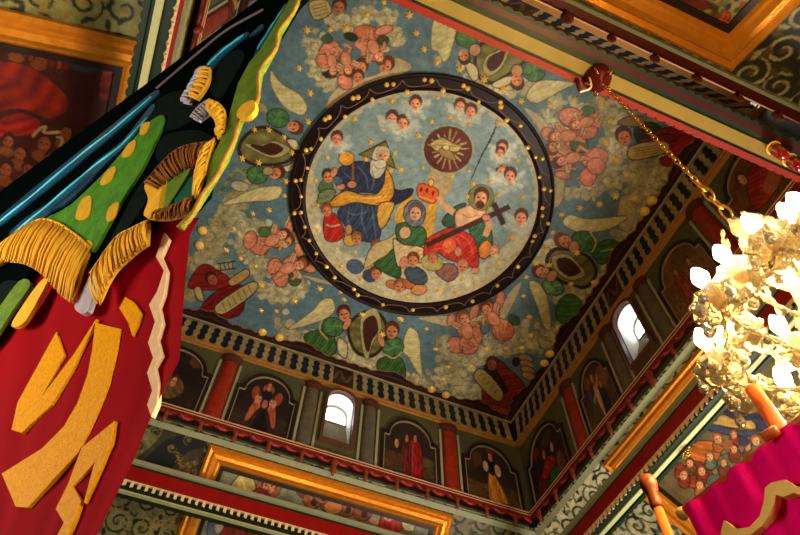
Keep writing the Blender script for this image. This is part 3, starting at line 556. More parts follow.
KNOBS = [(202.4, 230), (199.4, 245), (262.4, 331.8), (279.4, 337.3), (431.6, 389), (446, 394.6), (549.8, 353.6), (544.3, 362.8), (652, 200.4), (644.7, 211)]
def fix(parent, name, proto, px, z, k):
    d = ray(*px); p = EYE + d * ((z - 1.6) / d[2]); p[2] = z
    if proto is None: return p
    c = dup(proto, parent=parent, loc=p); c.rotation_euler = (0, 0, random.uniform(0, 1)); c.scale = (k, k, k); return c
def hang_first(name, VF, px, z, parent, material=GOLD):
    p = fix(None, name, None, px, z, 1); V, F = VF
    return obj(name, np.array(V) + p, F, material, parent, origin=p)
s0 = hang_first('gilt_star', star_mesh(.041, .022), STARS[0], 1.6 + K, ceiling)
for q in STARS[1:]: fix(ceiling, 'gilt_star', s0, q, 1.6 + K, random.uniform(.75, 1.1))
kb = MB(); kb.lathe((0, 0, 0), [(.05, 0.002), (.052, -.012), (.036, -.03), (.012, -.04)], 12)
k0 = hang_first('gilt_knob', (kb.V, kb.F), KNOBS[0], 1.6 + K, ceiling)
for q in KNOBS[1:]: fix(ceiling, 'gilt_knob', k0, q, 1.6 + K, 1)

# medallion: a round picture in a carved ring
mz = 1.6 + K - 0.012
med = thing('ceiling_medallion', 'large round ceiling picture of the crowning of Mary in a dark ring with gilt knobs', 'medallion', (MC[0] * K, MC[1] * K, mz))
nr, na = 170, 560
rr = np.linspace(0.0005, 0.204, nr); aa = np.linspace(0, 2 * math.pi, na, endpoint=False)
RRm, AAm = np.meshgrid(rr, aa, indexing='ij'); U = MC[0] + (RRm * np.cos(AAm)).ravel(); Vv = MC[1] + (RRm * np.sin(AAm)).ravel()
i = np.arange(nr - 1)[:, None] * na + np.arange(na)[None]; j = np.arange(nr - 1)[:, None] * na + (np.arange(na)[None] + 1) % na
F = np.stack([i.ravel(), i.ravel() + na, j.ravel() + na, j.ravel()], 1)
obj('painting', np.stack([U * K, Vv * K, np.full(U.shape, mz)], 1), F[:, ::-1], PAINT, med, cols=mc.sample(U, Vv))
RINGM = mat('dark_ring_paint', (24, 12, 12), 0.42, 0, 0.35, 6, 0.15, 40)
prof = [(.1985, -.000), (.2000, .028), (.2030, .034), (.2045, .022), (.2200, .022), (.2225, .036), (.2250, .032), (.2262, .000)]
V = []; n = 120
for r, h in prof:
    for q in range(n): a = 2 * math.pi * q / n; V.append((K * (MC[0] + r * math.cos(a)), K * (MC[1] + r * math.sin(a)), mz - h))
F = [(a * n + b, a * n + (b + 1) % n, (a + 1) * n + (b + 1) % n, (a + 1) * n + b) for a in range(len(prof) - 1) for b in range(n)]
obj('ring_frame', V, F, RINGM, med, smooth=False)
sw = MB(); P = []
for q in range(26 * 24):                                           # one running scroll all the way round
    b = 2 * math.pi * q / 24; a = 2 * math.pi * q / (26 * 24) + .030 * math.cos(b); r = .2122 + .0058 * math.sin(b + .6 * math.sin(b / 2) ** 2)
    P.append((K * (MC[0] + r * math.cos(a)), K * (MC[1] + r * math.sin(a)), mz - .023))
sw.tube(P, .0055, 5, closed=True)
sw.build('scrollwork', mat('scroll_paint', (116, 84, 68), 0.5), med)
RK = [(386.6, 84.5), (393.3, 84), (353, 98), (358, 97), (325, 119), (329, 117), (306, 150), (311, 148.5), (407, 91.6), (372.4, 99.4), (345, 116.5), (321, 138.7), (424.4, 79.5), (431.5, 80.4), (463.5, 85.4), (467.6, 88.4), (500.3, 101.7), (500.8, 106.5), (520.4, 125.7), (527.5, 147.4), (443, 90.5), (478.6, 101.7), (506.5, 120), (535.5, 157), (542.5, 158.5), (539.4, 177), (544, 188.7), (550.4, 190.5), (542.2, 207.7), (542.2, 215.7), (548, 223.2), (534.5, 235.6), (532.2, 241), (517.7, 266.4), (497.3, 285.4), (472.4, 301), (445.7, 306.7), (412.8, 309.6), (383, 304.3), (357.7, 294.7), (353.8, 288.8), (334.6, 277.3), (326.6, 266.3), (316.3, 253.3), (295.6, 180.5), (301, 179.8), (307.5, 167.8), (301.3, 196.2), (294.2, 213), (301, 212.2), (304.9, 226.7), (309.3, 240.2)]
kb = MB(); kb.lathe((0, 0, 0), [(.023, 0.004), (.027, -.008), (.018, -.022), (.006, -.028)], 6)
r0 = hang_first('gilt_knob', (kb.V, kb.F), RK[0], mz - .020, med)
for q in RK[1:]: fix(med, 'gilt_knob', r0, q, mz - .020, random.uniform(.8, 1.1))
s1 = hang_first('gilt_star', star_mesh(.036, .02), INNER[0], mz, med)
for q in INNER[1:]: fix(med, 'gilt_star', s1, q, mz, random.uniform(.75, 1.05))

# ------------------------------------------------------------------ drum under the ceiling: frieze, walls, windows, ledge
WALLM = mat('drum_wall_paint', (74, 73, 46), 0.6, 0, 0.35, 5, 0.15, 30)
GILTW = mat('gilt_wood', (164, 112, 54), 0.42, 0.15, 0.3, 12)
CREAMW = mat('cream_wood', (178, 168, 128), 0.5, 0, 0.2, 10)
DARKW = mat('dark_frame_wood', (34, 22, 18), 0.45, 0, 0.3, 8)
REDW = mat('red_wood', (124, 12, 9), 0.4, 0, 0.22, 8)
REDCOL = mat('red_column_paint', (134, 36, 18), 0.35, 0, 0.6, 9)
GREYCOL = mat('grey_column_paint', (84, 78, 62), 0.5, 0, 0.6, 12)
PALEM = mat('pale_moulding_paint', (128, 132, 102), 0.5, 0, 0.15, 10)
PEGM = mat('peg_wood', (120, 52, 28), 0.45, 0, 0.3, 20)
WHITE = mat('white_reveal', (214, 214, 206), 0.7, 0, 0.05)
SILLM = mat('sill_plaster', (120, 110, 80), 0.7, 0, 0.15)
def glass_mat():
    m = bpy.data.materials.new('window_glass'); m.use_nodes = True; nt = m.node_tree; nt.nodes.remove(nt.nodes['Principled BSDF'])
    t = nt.nodes.new('ShaderNodeBsdfTransparent'); g = nt.nodes.new('ShaderNodeBsdfGlossy'); g.inputs['Roughness'].default_value = .05
    mx = nt.nodes.new('ShaderNodeMixShader'); mx.inputs[0].default_value = .06; nt.links.new(t.outputs[0], mx.inputs[1]); nt.links.new(g.outputs[0], mx.inputs[2])
    nt.links.new(mx.outputs[0], nt.nodes['Material Output'].inputs[0]); return m
GLASS = glass_mat()
WHW, WSP, WTOP, WBOT, WDEP = 0.0255, 0.884, 0.9065, 0.783, 0.034
def arch_outline(hw, zb, zs, zt, n=9, s0=0.0):
    P = [(s0 - hw, zb), (s0 - hw, zs)]
    for k in range(1, n): a = math.pi * (1 - k / n); P.append((s0 + hw * math.cos(a), zs + (zt - zs) * math.sin(a)))
    return P + [(s0 + hw, zs), (s0 + hw, zb)]
GREY_FRIEZE = dict(far=1, right=1, left=1, near=1)
for side, q in SIDES.items():
    hl, u, n = q['hl'], q['u'], q['n']
    # wall
    mb = MB(); WT = .9255
    def slab(poly, d0=-.034, d1=0): 
        mb.prism([wf(side, s, z, d0) for s, z in poly], n, (d1 - d0) * K)
    if side in ('far', 'right'):
        slab([(-hl - .03, ZT + .0005), (-WHW, ZT + .0005), (-WHW, WT), (-hl - .03, WT)]); slab([(WHW, ZT + .0005), (hl + .03, ZT + .0005), (hl + .03, WT), (WHW, WT)])
        slab([(-WHW, ZT + .0005), (WHW, ZT + .0005), (WHW, WBOT), (-WHW, WBOT)])
        arch = arch_outline(WHW, WSP, WSP, WTOP)[1:-1]; slab(arch + [(WHW, WT), (-WHW, WT)])
    else: slab([(-hl - .03, ZT + .0005), (hl + .03, ZT + .0005), (hl + .03, WT), (-hl - .03, WT)])
    slab([(-hl - .06, .92), (hl + .06, .92), (hl + .06, 1.02), (-hl - .06, 1.02)], -.0335, -.016)
    tag(mb.build('wall_' + side, WALLM), kind='structure')
    # frieze with dark baluster shapes and a gilt moulding under it
    zb = 0.924; pr = q['db']; w = hl * K; hgt = math.hypot((1 - zb) * K, (q['dt'] - pr) * K)
    fc = Canvas(-w, w, 0, hgt, 1500, 90, (174, 152, 104)); ink = (22, 32, 44); H = hgt
    for k in range(14): fc.fill([(-w, H * k / 14), (w, H * k / 14), (w, H * (k + .4) / 14), (-w, H * (k + .4) / 14)], (172, 150, 102), a=.5)
    fc.fill([(-w, H * .90), (w, H * .90), (w, H), (-w, H)], (206, 186, 130)); fc.fill([(-w, H * .885), (w, H * .885), (w, H * .9), (-w, H * .9)], (70, 52, 34))
    for sg in (-1, 1):
        for k in range(15):
            x = sg * (.034 + .0222 * k) * K; a = .0076 * K
            prof = [(0, .10), (.55, .12), (1.0, .24), (.70, .34), (.62, .42), (1.12, .52), (.66, .62), (.72, .70), (.95, .78), (.45, .85), (0, .86)]
            P = [(x + a * p, H * y) for p, y in prof] + [(x - a * p, H * y) for p, y in prof[::-1]]
            fc.fill(P, ink); fc.fill([(x - a * .3, H * .3), (x + a * .1, H * .3), (x + a * .1, H * .72), (x - a * .3, H * .72)], (34, 48, 60))
        fc.fill([(sg * .364 * K, 0), (sg * w, 0), (sg * w, H * .88), (sg * .364 * K, H * .88)], (28, 24, 22))
    fc.fill([(-.021 * K, H * .1), (.021 * K, H * .1), (.021 * K, H * .88), (-.021 * K, H * .88)], (56, 36, 28)); fc.curve([(-.019 * K, H * .3), (-.008 * K, H * .7), (.005 * K, H * .3), (.018 * K, H * .7)], .035, (104, 74, 48))
    o = wf(side, 0, zb, pr); v = nrm(wf(side, 0, 1, q['dt']) - o)
    fr = painted_panel('trim_frieze_' + side, fc, o, u, v, 900, 40); tag(fr, kind='structure')
    mb = MB(); e = hl - pr + .002
    mb.box(wf(side, 0, 0), u, EZ, n, (-e * K, e * K), (.9215 * K, .9255 * K), ((pr - .008) * K, (pr + .0042) * K)); mb.box(wf(side, 0, 0), u, EZ, n, (-e * K, e * K), (.9165 * K, .9217 * K), ((pr - .008) * K, (pr + .0025) * K))
    mb.box(wf(side, 0, 0), u, EZ, n, (-e * K, e * K), (.9135 * K, .9167 * K), ((-.001) * K, (pr + .0036) * K))
    mb.build('moulding', GILTW, fr)
    # ledge with red swags and turned pegs
    mb = MB(); e = hl
    mb.box(wf(side, 0, 0), u, EZ, n, (-e * K, e * K), (.7405 * K, .7470 * K), (-.002 * K, .0108 * K)); mb.box(wf(side, 0, 0), u, EZ, n, (-e * K, e * K), (.7470 * K, .7498 * K), (-.002 * K, .0116 * K))
    lg = mb.build('trim_ledge_' + side, mat('ledge_paint', (96, 34, 24), .4, .1, .2, 10)); tag(lg, kind='structure')
    mb = MB(); mb.box(wf(side, 0, 0), u, EZ, n, (-e * K, e * K), (.7482 * K, .7500 * K), (.0116 * K, .0126 * K)); mb.box(wf(side, 0, 0), u, EZ, n, (-e * K, e * K), (.7440 * K, .7452 * K), (.0108 * K, .0116 * K)); mb.build('gilt_line', mat('ledge_gilt', (206, 160, 120), .35, .2, .2, 10), lg)
    H = .0155 * K; sc = Canvas(-w, w, 0, H, 1100, 44, (22, 14, 14))  # dark lower strip stands for the shade between ledge and slope
    ns = 26
    for k in range(ns):
        x = -w + (k + .5) * 2 * w / ns; hw = w / ns
        sc.shape([(x - hw, H), (x - hw * .8, H * .65), (x - hw * .2, H * .4), (x + hw * .35, H * .36), (x + hw * .9, H * .7), (x + hw, H)], (134, 26, 24), fold=(.6, 9, .3), out=0)
        sc.curve([(x - hw * .6, H * .95), (x - hw * .1, H * .6), (x + hw * .5, H * .62)], .012, (190, 90, 84))
    painted_panel('swag_board', sc, wf(side, 0, .7250, .0088), u, EZ, 700, 16, lg)
    pm = MB()
    pm.lathe((0, 0, 0), [(.012, .03), (.022, .015), (.026, 0), (.016, -.025), (.024, -.05), (.020, -.075), (.010, -.10), (.004, -.115)], 8)
    first = None
    for k in range(-6, 7):
        p = wf(side, .055 * k, .7295, .0130)
        if first is None: first = obj('peg', np.array(pm.V) + p, pm.F, PEGM, lg, smooth=True, origin=p)
        else:
            c = dup(first, parent=lg, loc=p)
            if k == 0: c.scale = (1.5, 1.5, 1.35)

# two arched windows
for side, idx in (('far', 1), ('right', 2)):
    q = SIDES[side]; u, n = q['u'], q['n']
    A = arch_outline(WHW, WBOT, WSP, WTOP)
    mb = MB(); B = [(s * 1.18, WTOP + .006 if z >= WTOP else z + (.004 if z > WSP else 0)) for s, z in A]
    mb.band([wf(side, s, z, .001) for s, z in A], [wf(side, s * 1.2, (z + .006 if z > WSP - .001 else (z - .006 if z < WBOT + .001 else z)), .001) for s, z in A], n, .05)
    win = mb.build('window_%d' % idx, mat('window_surround', (84, 50, 34), .5, 0, .3, 8)); tag(win, kind='structure')
    mb = MB(); b0 = WBOT + .001                                   # white plastered reveal: sides and arch, front to back
    zz_ = lambda z: z - .0012 if z > WSP else z
    F0 = [wf(side, s * .97, zz_(z), .0) for s, z in A]; F1 = [wf(side, s * .97, zz_(z), -WDEP) for s, z in A]; k = len(A)
    mb.add(F0 + F1, [(i, i + 1, k + i + 1, k + i) for i in range(k - 1)]); mb.build('reveal', WHITE, win)
    zs = .862; mb = MB(); a_ = WHW * .968; mb.add([wf(side, -a_, WBOT + .001, .0005), wf(side, a_, WBOT + .001, .0005), wf(side, a_, zs, -WDEP), wf(side, -a_, zs, -WDEP)], [(0, 1, 2, 3)])
    mb.build('sill', SILLM, win)
    A2 = arch_outline(WHW * .985, zs, WSP, WTOP); A3 = [(s * .88, zs + .003 if z <= zs else (z - .004 if z > WSP else z)) for s, z in A2]
    mb = MB(); mb.band([wf(side, s, z, -WDEP - .001) for s, z in A2], [wf(side, s, z, -WDEP - .001) for s, z in A3], n, .02); mb.build('sash_frame', mat('sash_paint', (150, 146, 132), .5), win)
    mb = MB(); mb.add([wf(side, s, z, -WDEP - .0012) for s, z in A2], [tuple(range(len(A2)))]); mb.build('pane', GLASS, win)

# ------------------------------------------------------------------ columns and arched pictures of the drum
def column(side, s, hw, name, m, label, group):
    p = wf(side, s, .7505, .001); q = SIDES[side]; n, u = q['n'], q['u']
    t = tag(thing(name, label, 'column', p, group), kind='thing')
    z0, z1 = .7545, .9035
    def half(prof):                                                # half-round turned shape standing against the wall
        mb = MB(); k = 9; V = []
        for r, z in prof:
            for j in range(k): a = math.pi * j / (k - 1); V.append(wf(side, s + r * math.cos(a), z, .0012 + .55 * r * math.sin(a)))
        F = [(i * k + j, i * k + j + 1, (i + 1) * k + j + 1, (i + 1) * k + j) for i in range(len(prof) - 1) for j in range(k - 1)]
        F += [tuple(range(k))[::-1], tuple((len(prof) - 1) * k + j for j in range(k))] + [(i * k, (i + 1) * k, (i + 1) * k + k - 1, i * k + k - 1) for i in range(len(prof) - 1)]
        return mb.add(V, F)
    half([(hw, z0 + .008), (hw * .98, .84), (hw * .92, .892)]).build('shaft', m, t, smooth=False)
    half([(hw * 1.2, z0 - .003), (hw * 1.2, z0 + .004), (hw * 1.02, z0 + .008)]).build('base', m, t)
    half([(hw * .98, .892), (hw * 1.05, .894), (hw * 1.0, .897), (hw * 1.35, z1), (hw * 1.35, z1 + .006)]).build('capital', mat('capital_paint', (72, 34, 24), .5, 0, .3, 10), t)
    for sg in (-1, 1):
        mb = MB(); mb.box(wf(side, s + sg * hw * 1.38, 0, 0), u, EZ, n, (-.0022 * K, .0022 * K), (z0 * K, .894 * K), (.0005 * K, .0028 * K)); mb.build('edge_strip', mat('strip_paint', (146, 136, 108), .5, 0, .2, 9), t)
    return t
WHERE = {'far': 'far wall', 'right': 'right wall', 'left': 'left wall'}
column('far', -.2105, .0135, 'half_column', REDCOL, 'red painted half column on the far wall beside the red banner', 'columns between the arched pictures')
column('far', .2185, .0135, 'half_column', REDCOL, 'red painted half column on the far wall right of the red-robed saint', 'columns between the arched pictures')
column('far', -.055, .012, 'half_column', GREYCOL, 'grey marbled half column directly left of the far arched window', 'columns between the arched pictures')
column('far', .058, .012, 'half_column', GREYCOL, 'grey marbled half column directly right of the far arched window', 'columns between the arched pictures')
column('right', -.188, .0135, 'half_column', REDCOL, 'red painted half column on the right wall nearest the room corner', 'columns between the arched pictures')
column('right', .205, .0135, 'half_column', REDCOL, 'red painted half column on the right wall behind the chandelier chain', 'columns between the arched pictures')
column('right', -.052, .012, 'half_column', GREYCOL, 'grey marbled half column on the right wall between window and pale saint', 'columns between the arched pictures')
column('right', .055, .012, 'half_column', GREYCOL, 'grey marbled half column on the right wall between window and chandelier', 'columns between the arched pictures')
column('left', -.203, .0135, 'half_column', REDCOL, 'red half column on the left wall above the dark edge of the green banner', 'columns between the arched pictures')

def arch_pic(side, s, hw, painter, label, base=(50, 34, 24)):
    q = SIDES[side]; n, u = q['n'], q['u']; z0, zs, zt = .7565, .842, .888; hw2 = hw * .80
    def outline(g):
        P = [(-hw - g, z0 - g), (-hw - g, zs + g * 1.2), (-hw * .9, zs + g + .004)] if g > 0 else [(-hw, z0), (-hw, zs), (-hw * .86, zs)]
        a_ = hw2 + g
        for k in range(13): a = math.pi * (1 - k / 12); P.append((a_ * math.cos(a), zs + .002 + (zt - zs + g) * math.sin(a)))
        return P + ([(hw * .9, zs + g + .004), (hw + g, zs + g * 1.2), (hw + g, z0 - g)] if g > 0 else [(hw * .86, zs), (hw, zs), (hw, z0)])
    t = thing('arched_painting', label, 'painting', wf(side, s, z0 - .004, .001), 'arched wall pictures under the ceiling')
    O, I = outline(.0052), outline(0)
    mb = MB(); mb.band([wf(side, s + a, z, .0005) for a, z in O], [wf(side, s + a, z, .0005) for a, z in I], n, .004 * K); mb.build('frame', DARKW, t)
    I2 = [(a * .955, z0 + (z - z0) * .955 + .0018) for a, z in I]
    mb = MB(); mb.band([wf(side, s + a * .985, z0 + (z - z0) * .985 + .0006, .001) for a, z in I], [wf(side, s + a, z, .001) for a, z in I2], n, .0025 * K); mb.build('slip', mat('slip_paint', (128, 112, 92), .45, 0, .2), t)
    W, Hh = hw * K, (zt - z0) * K; cv = Canvas(-W, W, 0, Hh + .02, 130, 150, base); cv.ow = .018; cv.T = lambda P: np.asarray(P, float) * np.array([[W, Hh]])
    for _ in range(40): cv.ell(random.uniform(-1, 1), random.uniform(0, 1), random.uniform(.1, .3), random.uniform(.05, .12), 0, tuple(np.clip(np.array(base) * random.uniform(.6, 1.5), 0, 255)), a=.4)
    painter(cv)
    nu, nv = 90, 100; A_, B_ = np.meshgrid(np.linspace(-1, 1, nu), np.linspace(0, 1, nv))
    env = np.interp(B_, [0, (zs - z0) / (zt - z0), (zs - z0) / (zt - z0) + .001, 1], [1, 1, .8, .02]); top = B_ > (zs - z0) / (zt - z0)
    f = (B_ - (zs - z0) / (zt - z0)) / (1 - (zs - z0) / (zt - z0)); env = np.where(top, .82 * np.sqrt(np.clip(1 - f * f, 0.0004, 1)), 1.0)
    Ua = (A_ * env).ravel() * W; Va = B_.ravel() * Hh
    o = wf(side, s, z0, .0012); obj('panel', o[None] + Ua[:, None] * u[None] + Va[:, None] * EZ[None], grid_faces(nu, nv), PAINT, t, cols=cv.sample(Ua, Va))
    return t
def robed(cv, x, w, h, robe, up=(0, 1), head=.13, skin=(170, 112, 76), hair=(60, 32, 20), halo=None, flare=1.5):
    cv.shape([(x - w * .5, h), (x, h + .05), (x + w * .5, h), (x + w * flare * .5, .06), (x, .02), (x - w * flare * .5, .06)], robe, fold=(.1, 9, .3), out=1.0)
    cv.face(x, h + head * 1.0, head * .75, up, hair, skin, halo=halo)
def ground(cv, c, h=.3): cv.fill([(-1.1, 0), (1.1, 0), (1.1, h), (.3, h * 1.1), (-.4, h * .9), (-1.1, h)], c, mott=.2)
def pic_dark(cv): ground(cv, (40, 30, 22)); cv.ell(.1, .30, .38, .2, 0, (96, 70, 44), fold=(.5, 12, .3)); cv.ell(-.3, .7, .25, .12, .3, (108, 60, 40)); cv.face(-.1, .74, .13, (0, 1)); cv.ell(.5, .85, .2, .1, 0, (84, 50, 34)); cv.face(.15, .42, .11, (0, 1))
def pic_angels(cv):
    ground(cv, (48, 34, 26)); cv.shape([(-.25, .02), (0, .38), (.3, .02)], (20, 16, 16)); 
    for sg in (-1, 1): cv.shape([(sg * .12, .45), (sg * .3, .52), (sg * .42, .42), (sg * .5, .18), (sg * .42, .12), (sg * .25, .30)], (158, 76, 50), fold=(.1, 7, .25), out=1.0); cv.ell(sg * .4, .66, .14, .12, .4 * sg, (146, 66, 46), 1.2); cv.face(sg * .2, .56, .09, (0, 1)); cv.ell(sg * .3, .55, .07, .08, 0, SKIN)
    cv.ell(0, .78, .2, .10, 0, (150, 70, 52), 1.2); cv.ell(0, .66, .17, .12, 0, (22, 22, 30)); cv.face(0, .84, .1, (0, 1), skin=(180, 110, 84)); cv.ell(0, .5, .1, .08, 0, (150, 96, 84))
def pic_redsaint(cv):
    ground(cv, (66, 50, 30), .4); cv.ell(.55, .35, .3, .08, 0, (88, 64, 36)); cv.ell(-.6, .25, .25, .1, 0, (74, 44, 26)); cv.shape([(-.45, .04), (-.3, .26), (0, .22), (.05, .04)], (44, 58, 46), fold=(.2, 8, .3))
    robed(cv, .2, .42, .62, (136, 22, 24), flare=1.25, head=.11); robed(cv, -.12, .3, .58, (92, 26, 22), head=.11, flare=1.1); cv.ell(-.2, .84, .32, .06, 0, (44, 34, 36)); cv.line([(.08, .1), (.08, .6)], .02, (150, 120, 96)); cv.face(-.5, .55, .1, (0, 1))
def pic_goldskirt(cv):
    ground(cv, (78, 54, 28), .32); cv.shape([(-.1, .5), (.05, .56), (.16, .5), (.5, .1), (.35, .04), (-.16, .05)], (190, 122, 42), fold=(.15, 8, .25), out=1.0); cv.shape([(-.02, .5), (-.1, .62), (0, .74), (.14, .74), (.2, .62), (.1, .5)], (24, 22, 26))
    cv.ell(-.18, .62, .1, .1, .4, (198, 172, 130), 1.2); cv.ell(.28, .60, .12, .11, -.4, (196, 150, 104), 1.2); cv.face(.06, .84, .11, (0, 1), (96, 44, 24)); cv.ell(.06, .93, .16, .05, 0, (104, 44, 30)); cv.ell(-.5, .7, .2, .14, .3, (92, 54, 30)); cv.ell(.55, .4, .14, .2, 0, (44, 36, 34))
def pic_redgreen(cv):
    ground(cv, (54, 36, 22)); cv.shape([(-.4, .35), (0, .5), (.35, .38), (.3, .26), (-.3, .22)], (136, 30, 28), fold=(.7, 9, .3)); cv.shape([(-.1, .04), (.05, .24), (.38, .2), (.42, .06), (.1, .0)], (34, 92, 46), fold=(.3, 8, .25)); cv.face(-.1, .6, .1, (0, 1)); cv.face(.35, .56, .1, (0, 1)); cv.ell(-.5, .75, .18, .09, 0, (118, 26, 26)); cv.ell(.2, .78, .3, .1, 0, (66, 56, 40)); cv.shape([(.4, .1), (.5, .4), (.7, .35), (.75, .1)], (104, 60, 28), fold=(.1, 7, .3)); cv.shape([(-.7, .05), (-.6, .35), (-.4, .3), (-.4, .05)], (96, 34, 26), fold=(.1, 7, .3))
def pic_palesaint(cv):
    ground(cv, (74, 52, 30), .5); cv.ell(.5, .62, .38, .2, 0, (118, 76, 44)); cv.shape([(.1, .5), (.4, .46), (.46, .1), (.12, .04)], (30, 28, 32)); cv.shape([(-.14, .62), (-.04, .70), (.08, .62), (.1, .3), (.0, .02), (-.12, .3)], (186, 152, 108), fold=(.1, 7, .2), out=1.0); cv.line([(-.1, .5), (-.4, .38)], .07, (176, 140, 100)); cv.line([(.06, .55), (.3, .72)], .07, (176, 140, 100)); cv.face(-.03, .77, .1, (0, 1), halo=(128, 60, 40)); cv.ell(-.4, .76, .2, .12, 0, (120, 62, 44)); cv.ell(-.45, .45, .1, .2, 0, (60, 66, 76)); cv.face(.3, .55, .08, (0, 1))
def pic_brown(cv): ground(cv, (110, 74, 34), .45); robed(cv, -.2, .4, .58, (122, 52, 28), head=.12); robed(cv, .35, .35, .5, (92, 84, 52), head=.12); cv.ell(.1, .8, .5, .1, 0, (92, 66, 40))
def pic_redlion(cv): ground(cv, (92, 58, 30), .4); cv.shape([(-.6, .2), (-.3, .62), (.1, .72), (.5, .5), (.4, .2)], (136, 34, 24), fold=(.7, 9, .3), out=1.0); cv.face(-.3, .74, .12, (0, 1), skin=(196, 140, 110)); cv.ell(.4, .7, .25, .12, .4, (120, 50, 36)); cv.ell(.1, .3, .3, .12, .2, (150, 84, 50))
def pic_plain(cv): ground(cv, (70, 50, 30)); robed(cv, 0, .5, .6, (104, 44, 32), head=.12)
arch_pic('far', -.296, .060, pic_dark, 'dark arched painting on the far wall half hidden by the red banner', (30, 22, 18))
arch_pic('far', -.1325, .0515, pic_angels, 'arched painting of two orange-robed angels left of the far window', (36, 24, 20))
arch_pic('far', .1385, .0515, pic_redsaint, 'arched painting of a red-robed saint right of the far window', (44, 32, 26))
arch_pic('far', .301, .054, pic_goldskirt, 'arched painting of a figure in golden skirt and white sleeves by the corner', (46, 34, 26))
arch_pic('right', -.290, .060, pic_redgreen, 'arched painting with red and green robes on the right wall by the corner', (42, 28, 22))
arch_pic('right', -.119, .0415, pic_palesaint, 'arched painting of a slender pale saint left of the right window', (56, 40, 28))
arch_pic('right', .129, .0485, pic_brown, 'brown arched painting on the right wall lit by the chandelier candles', (104, 66, 32))
arch_pic('right', .300, .058, pic_redlion, 'arched painting with a red robed figure under the yellow beam', (98, 56, 28))
arch_pic('left', -.122, .050, pic_plain, 'brown arched painting on the left wall just above the green banner', (60, 40, 26))

# ------------------------------------------------------------------ sloping facets with scrollwork and gold-framed pictures
def slope(side):
    q = SIDES[side]; th = q['th']; n = q['n']
    return wf(side, 0, ZT, 0.0), q['u'], nrm(n * math.cos(th) + EZ * math.sin(th)), nrm(n * math.sin(th) - EZ * math.cos(th))
DZ = ZT - ZB
OUT = {k: DZ / math.tan(SIDES[k]['th']) for k in SIDES}
LR = {'far': ('left', 'right'), 'right': ('far', 'near'), 'near': ('right', 'left'), 'left': ('near', 'far')}
def slope_T(side):
    o, u, v, N = slope(side)
    def T(P):
        P = np.asarray(P, float); out = []
        for a, b in P: p = on_plane(a, b, o, N) - o; out.append((p @ u, p @ v))
        return np.array(out)
    return T
def scrolls(cv, x0, x1, y0, y1, ink, ink2, step=.17):
    sg = 1; y = y0 + step * .4
    while y < y1:
        x = x0 + step * .5 + random.uniform(0, .06)
        while x < x1:
            r = step * random.uniform(.42, .56); a0 = random.uniform(0, 6.3); sg = -sg
            cv.spiral(x, y, r, a0, 1.6, r * .20, ink, sg)
            for k in range(5):
                a = a0 + k * 1.25; p = np.array([x + r * 1.05 * math.cos(a), y + r * 1.05 * math.sin(a)]); d = np.array([math.cos(a + sg * .9), math.sin(a + sg * .9)]); e = np.array([-d[1], d[0]])
                cv.fill(smooth_closed([p - d * .01, p + d * r * .3 + e * r * .16, p + d * r * .62, p + d * r * .25 - e * r * .14]), ink if k % 2 else ink2)
            cv.ell(x, y, r * .18, r * .18, 0, ink2); x += step * random.uniform(.92, 1.1)
        y += step * .95
GOLDF = mat('gold_frame', (204, 128, 34), 0.3, 0.45, 0.28, 22, 0.25, 55)
def framed(side, s0, s1, t0, t1, wbar, cv, label):
    o, u, v, N = slope(side)
    t = thing('framed_painting', label, 'painting', o + u * (s0 + s1) / 2 + v * t0 + N * .004, 'gold-framed pictures on the sloping ceiling')
    prof = [(0, .004), (0, .05), (.14, .075), (.30, .06), (.42, .085), (.62, .09), (.78, .06), (.88, .05), (1.0, .02), (1.0, .004)]
    V = []
    for a, h in prof:
        a = a * wbar
        for sx, ty in ((s0 + a, t0 + a), (s1 - a, t0 + a), (s1 - a, t1 - a), (s0 + a, t1 - a)): V.append(o + u * sx + v * ty + N * h)
    F = [(i * 4 + k, i * 4 + (k + 1) % 4, (i + 1) * 4 + (k + 1) % 4, (i + 1) * 4 + k) for i in range(len(prof) - 1) for k in range(4)]
    obj('frame', V, F, GOLDF, t)
    e = wbar * .86
    mb = MB(); mb.band([o + u * a + v * b + N * .006 for a, b in ((s0 + e, t0 + e), (s1 - e, t0 + e), (s1 - e, t1 - e), (s0 + e, t1 - e))], [o + u * a + v * b + N * .006 for a, b in ((s0 + e * 1.4, t0 + e * 1.4), (s1 - e * 1.4, t0 + e * 1.4), (s1 - e * 1.4, t1 - e * 1.4), (s0 + e * 1.4, t1 - e * 1.4))], N, .02)
    mb.build('dark_slip', DARKW, t)
    painted_panel('canvas', cv, o + N * .012, u, v, 330, 230, t, (s0 + e, s1 - e, t0 + e, t1 - e))
    return t
TB = -DZ / math.sin(math.radians(30)) * K
SCROLL = {'far': ((104, 100, 62), (10, 14, 12), (70, 56, 28)), 'right': ((196, 188, 150), (30, 44, 36), (92, 104, 76)), 'near': ((40, 40, 34), (150, 146, 104), (84, 66, 36)), 'left': ((124, 120, 66), (34, 36, 22), (130, 106, 50))}
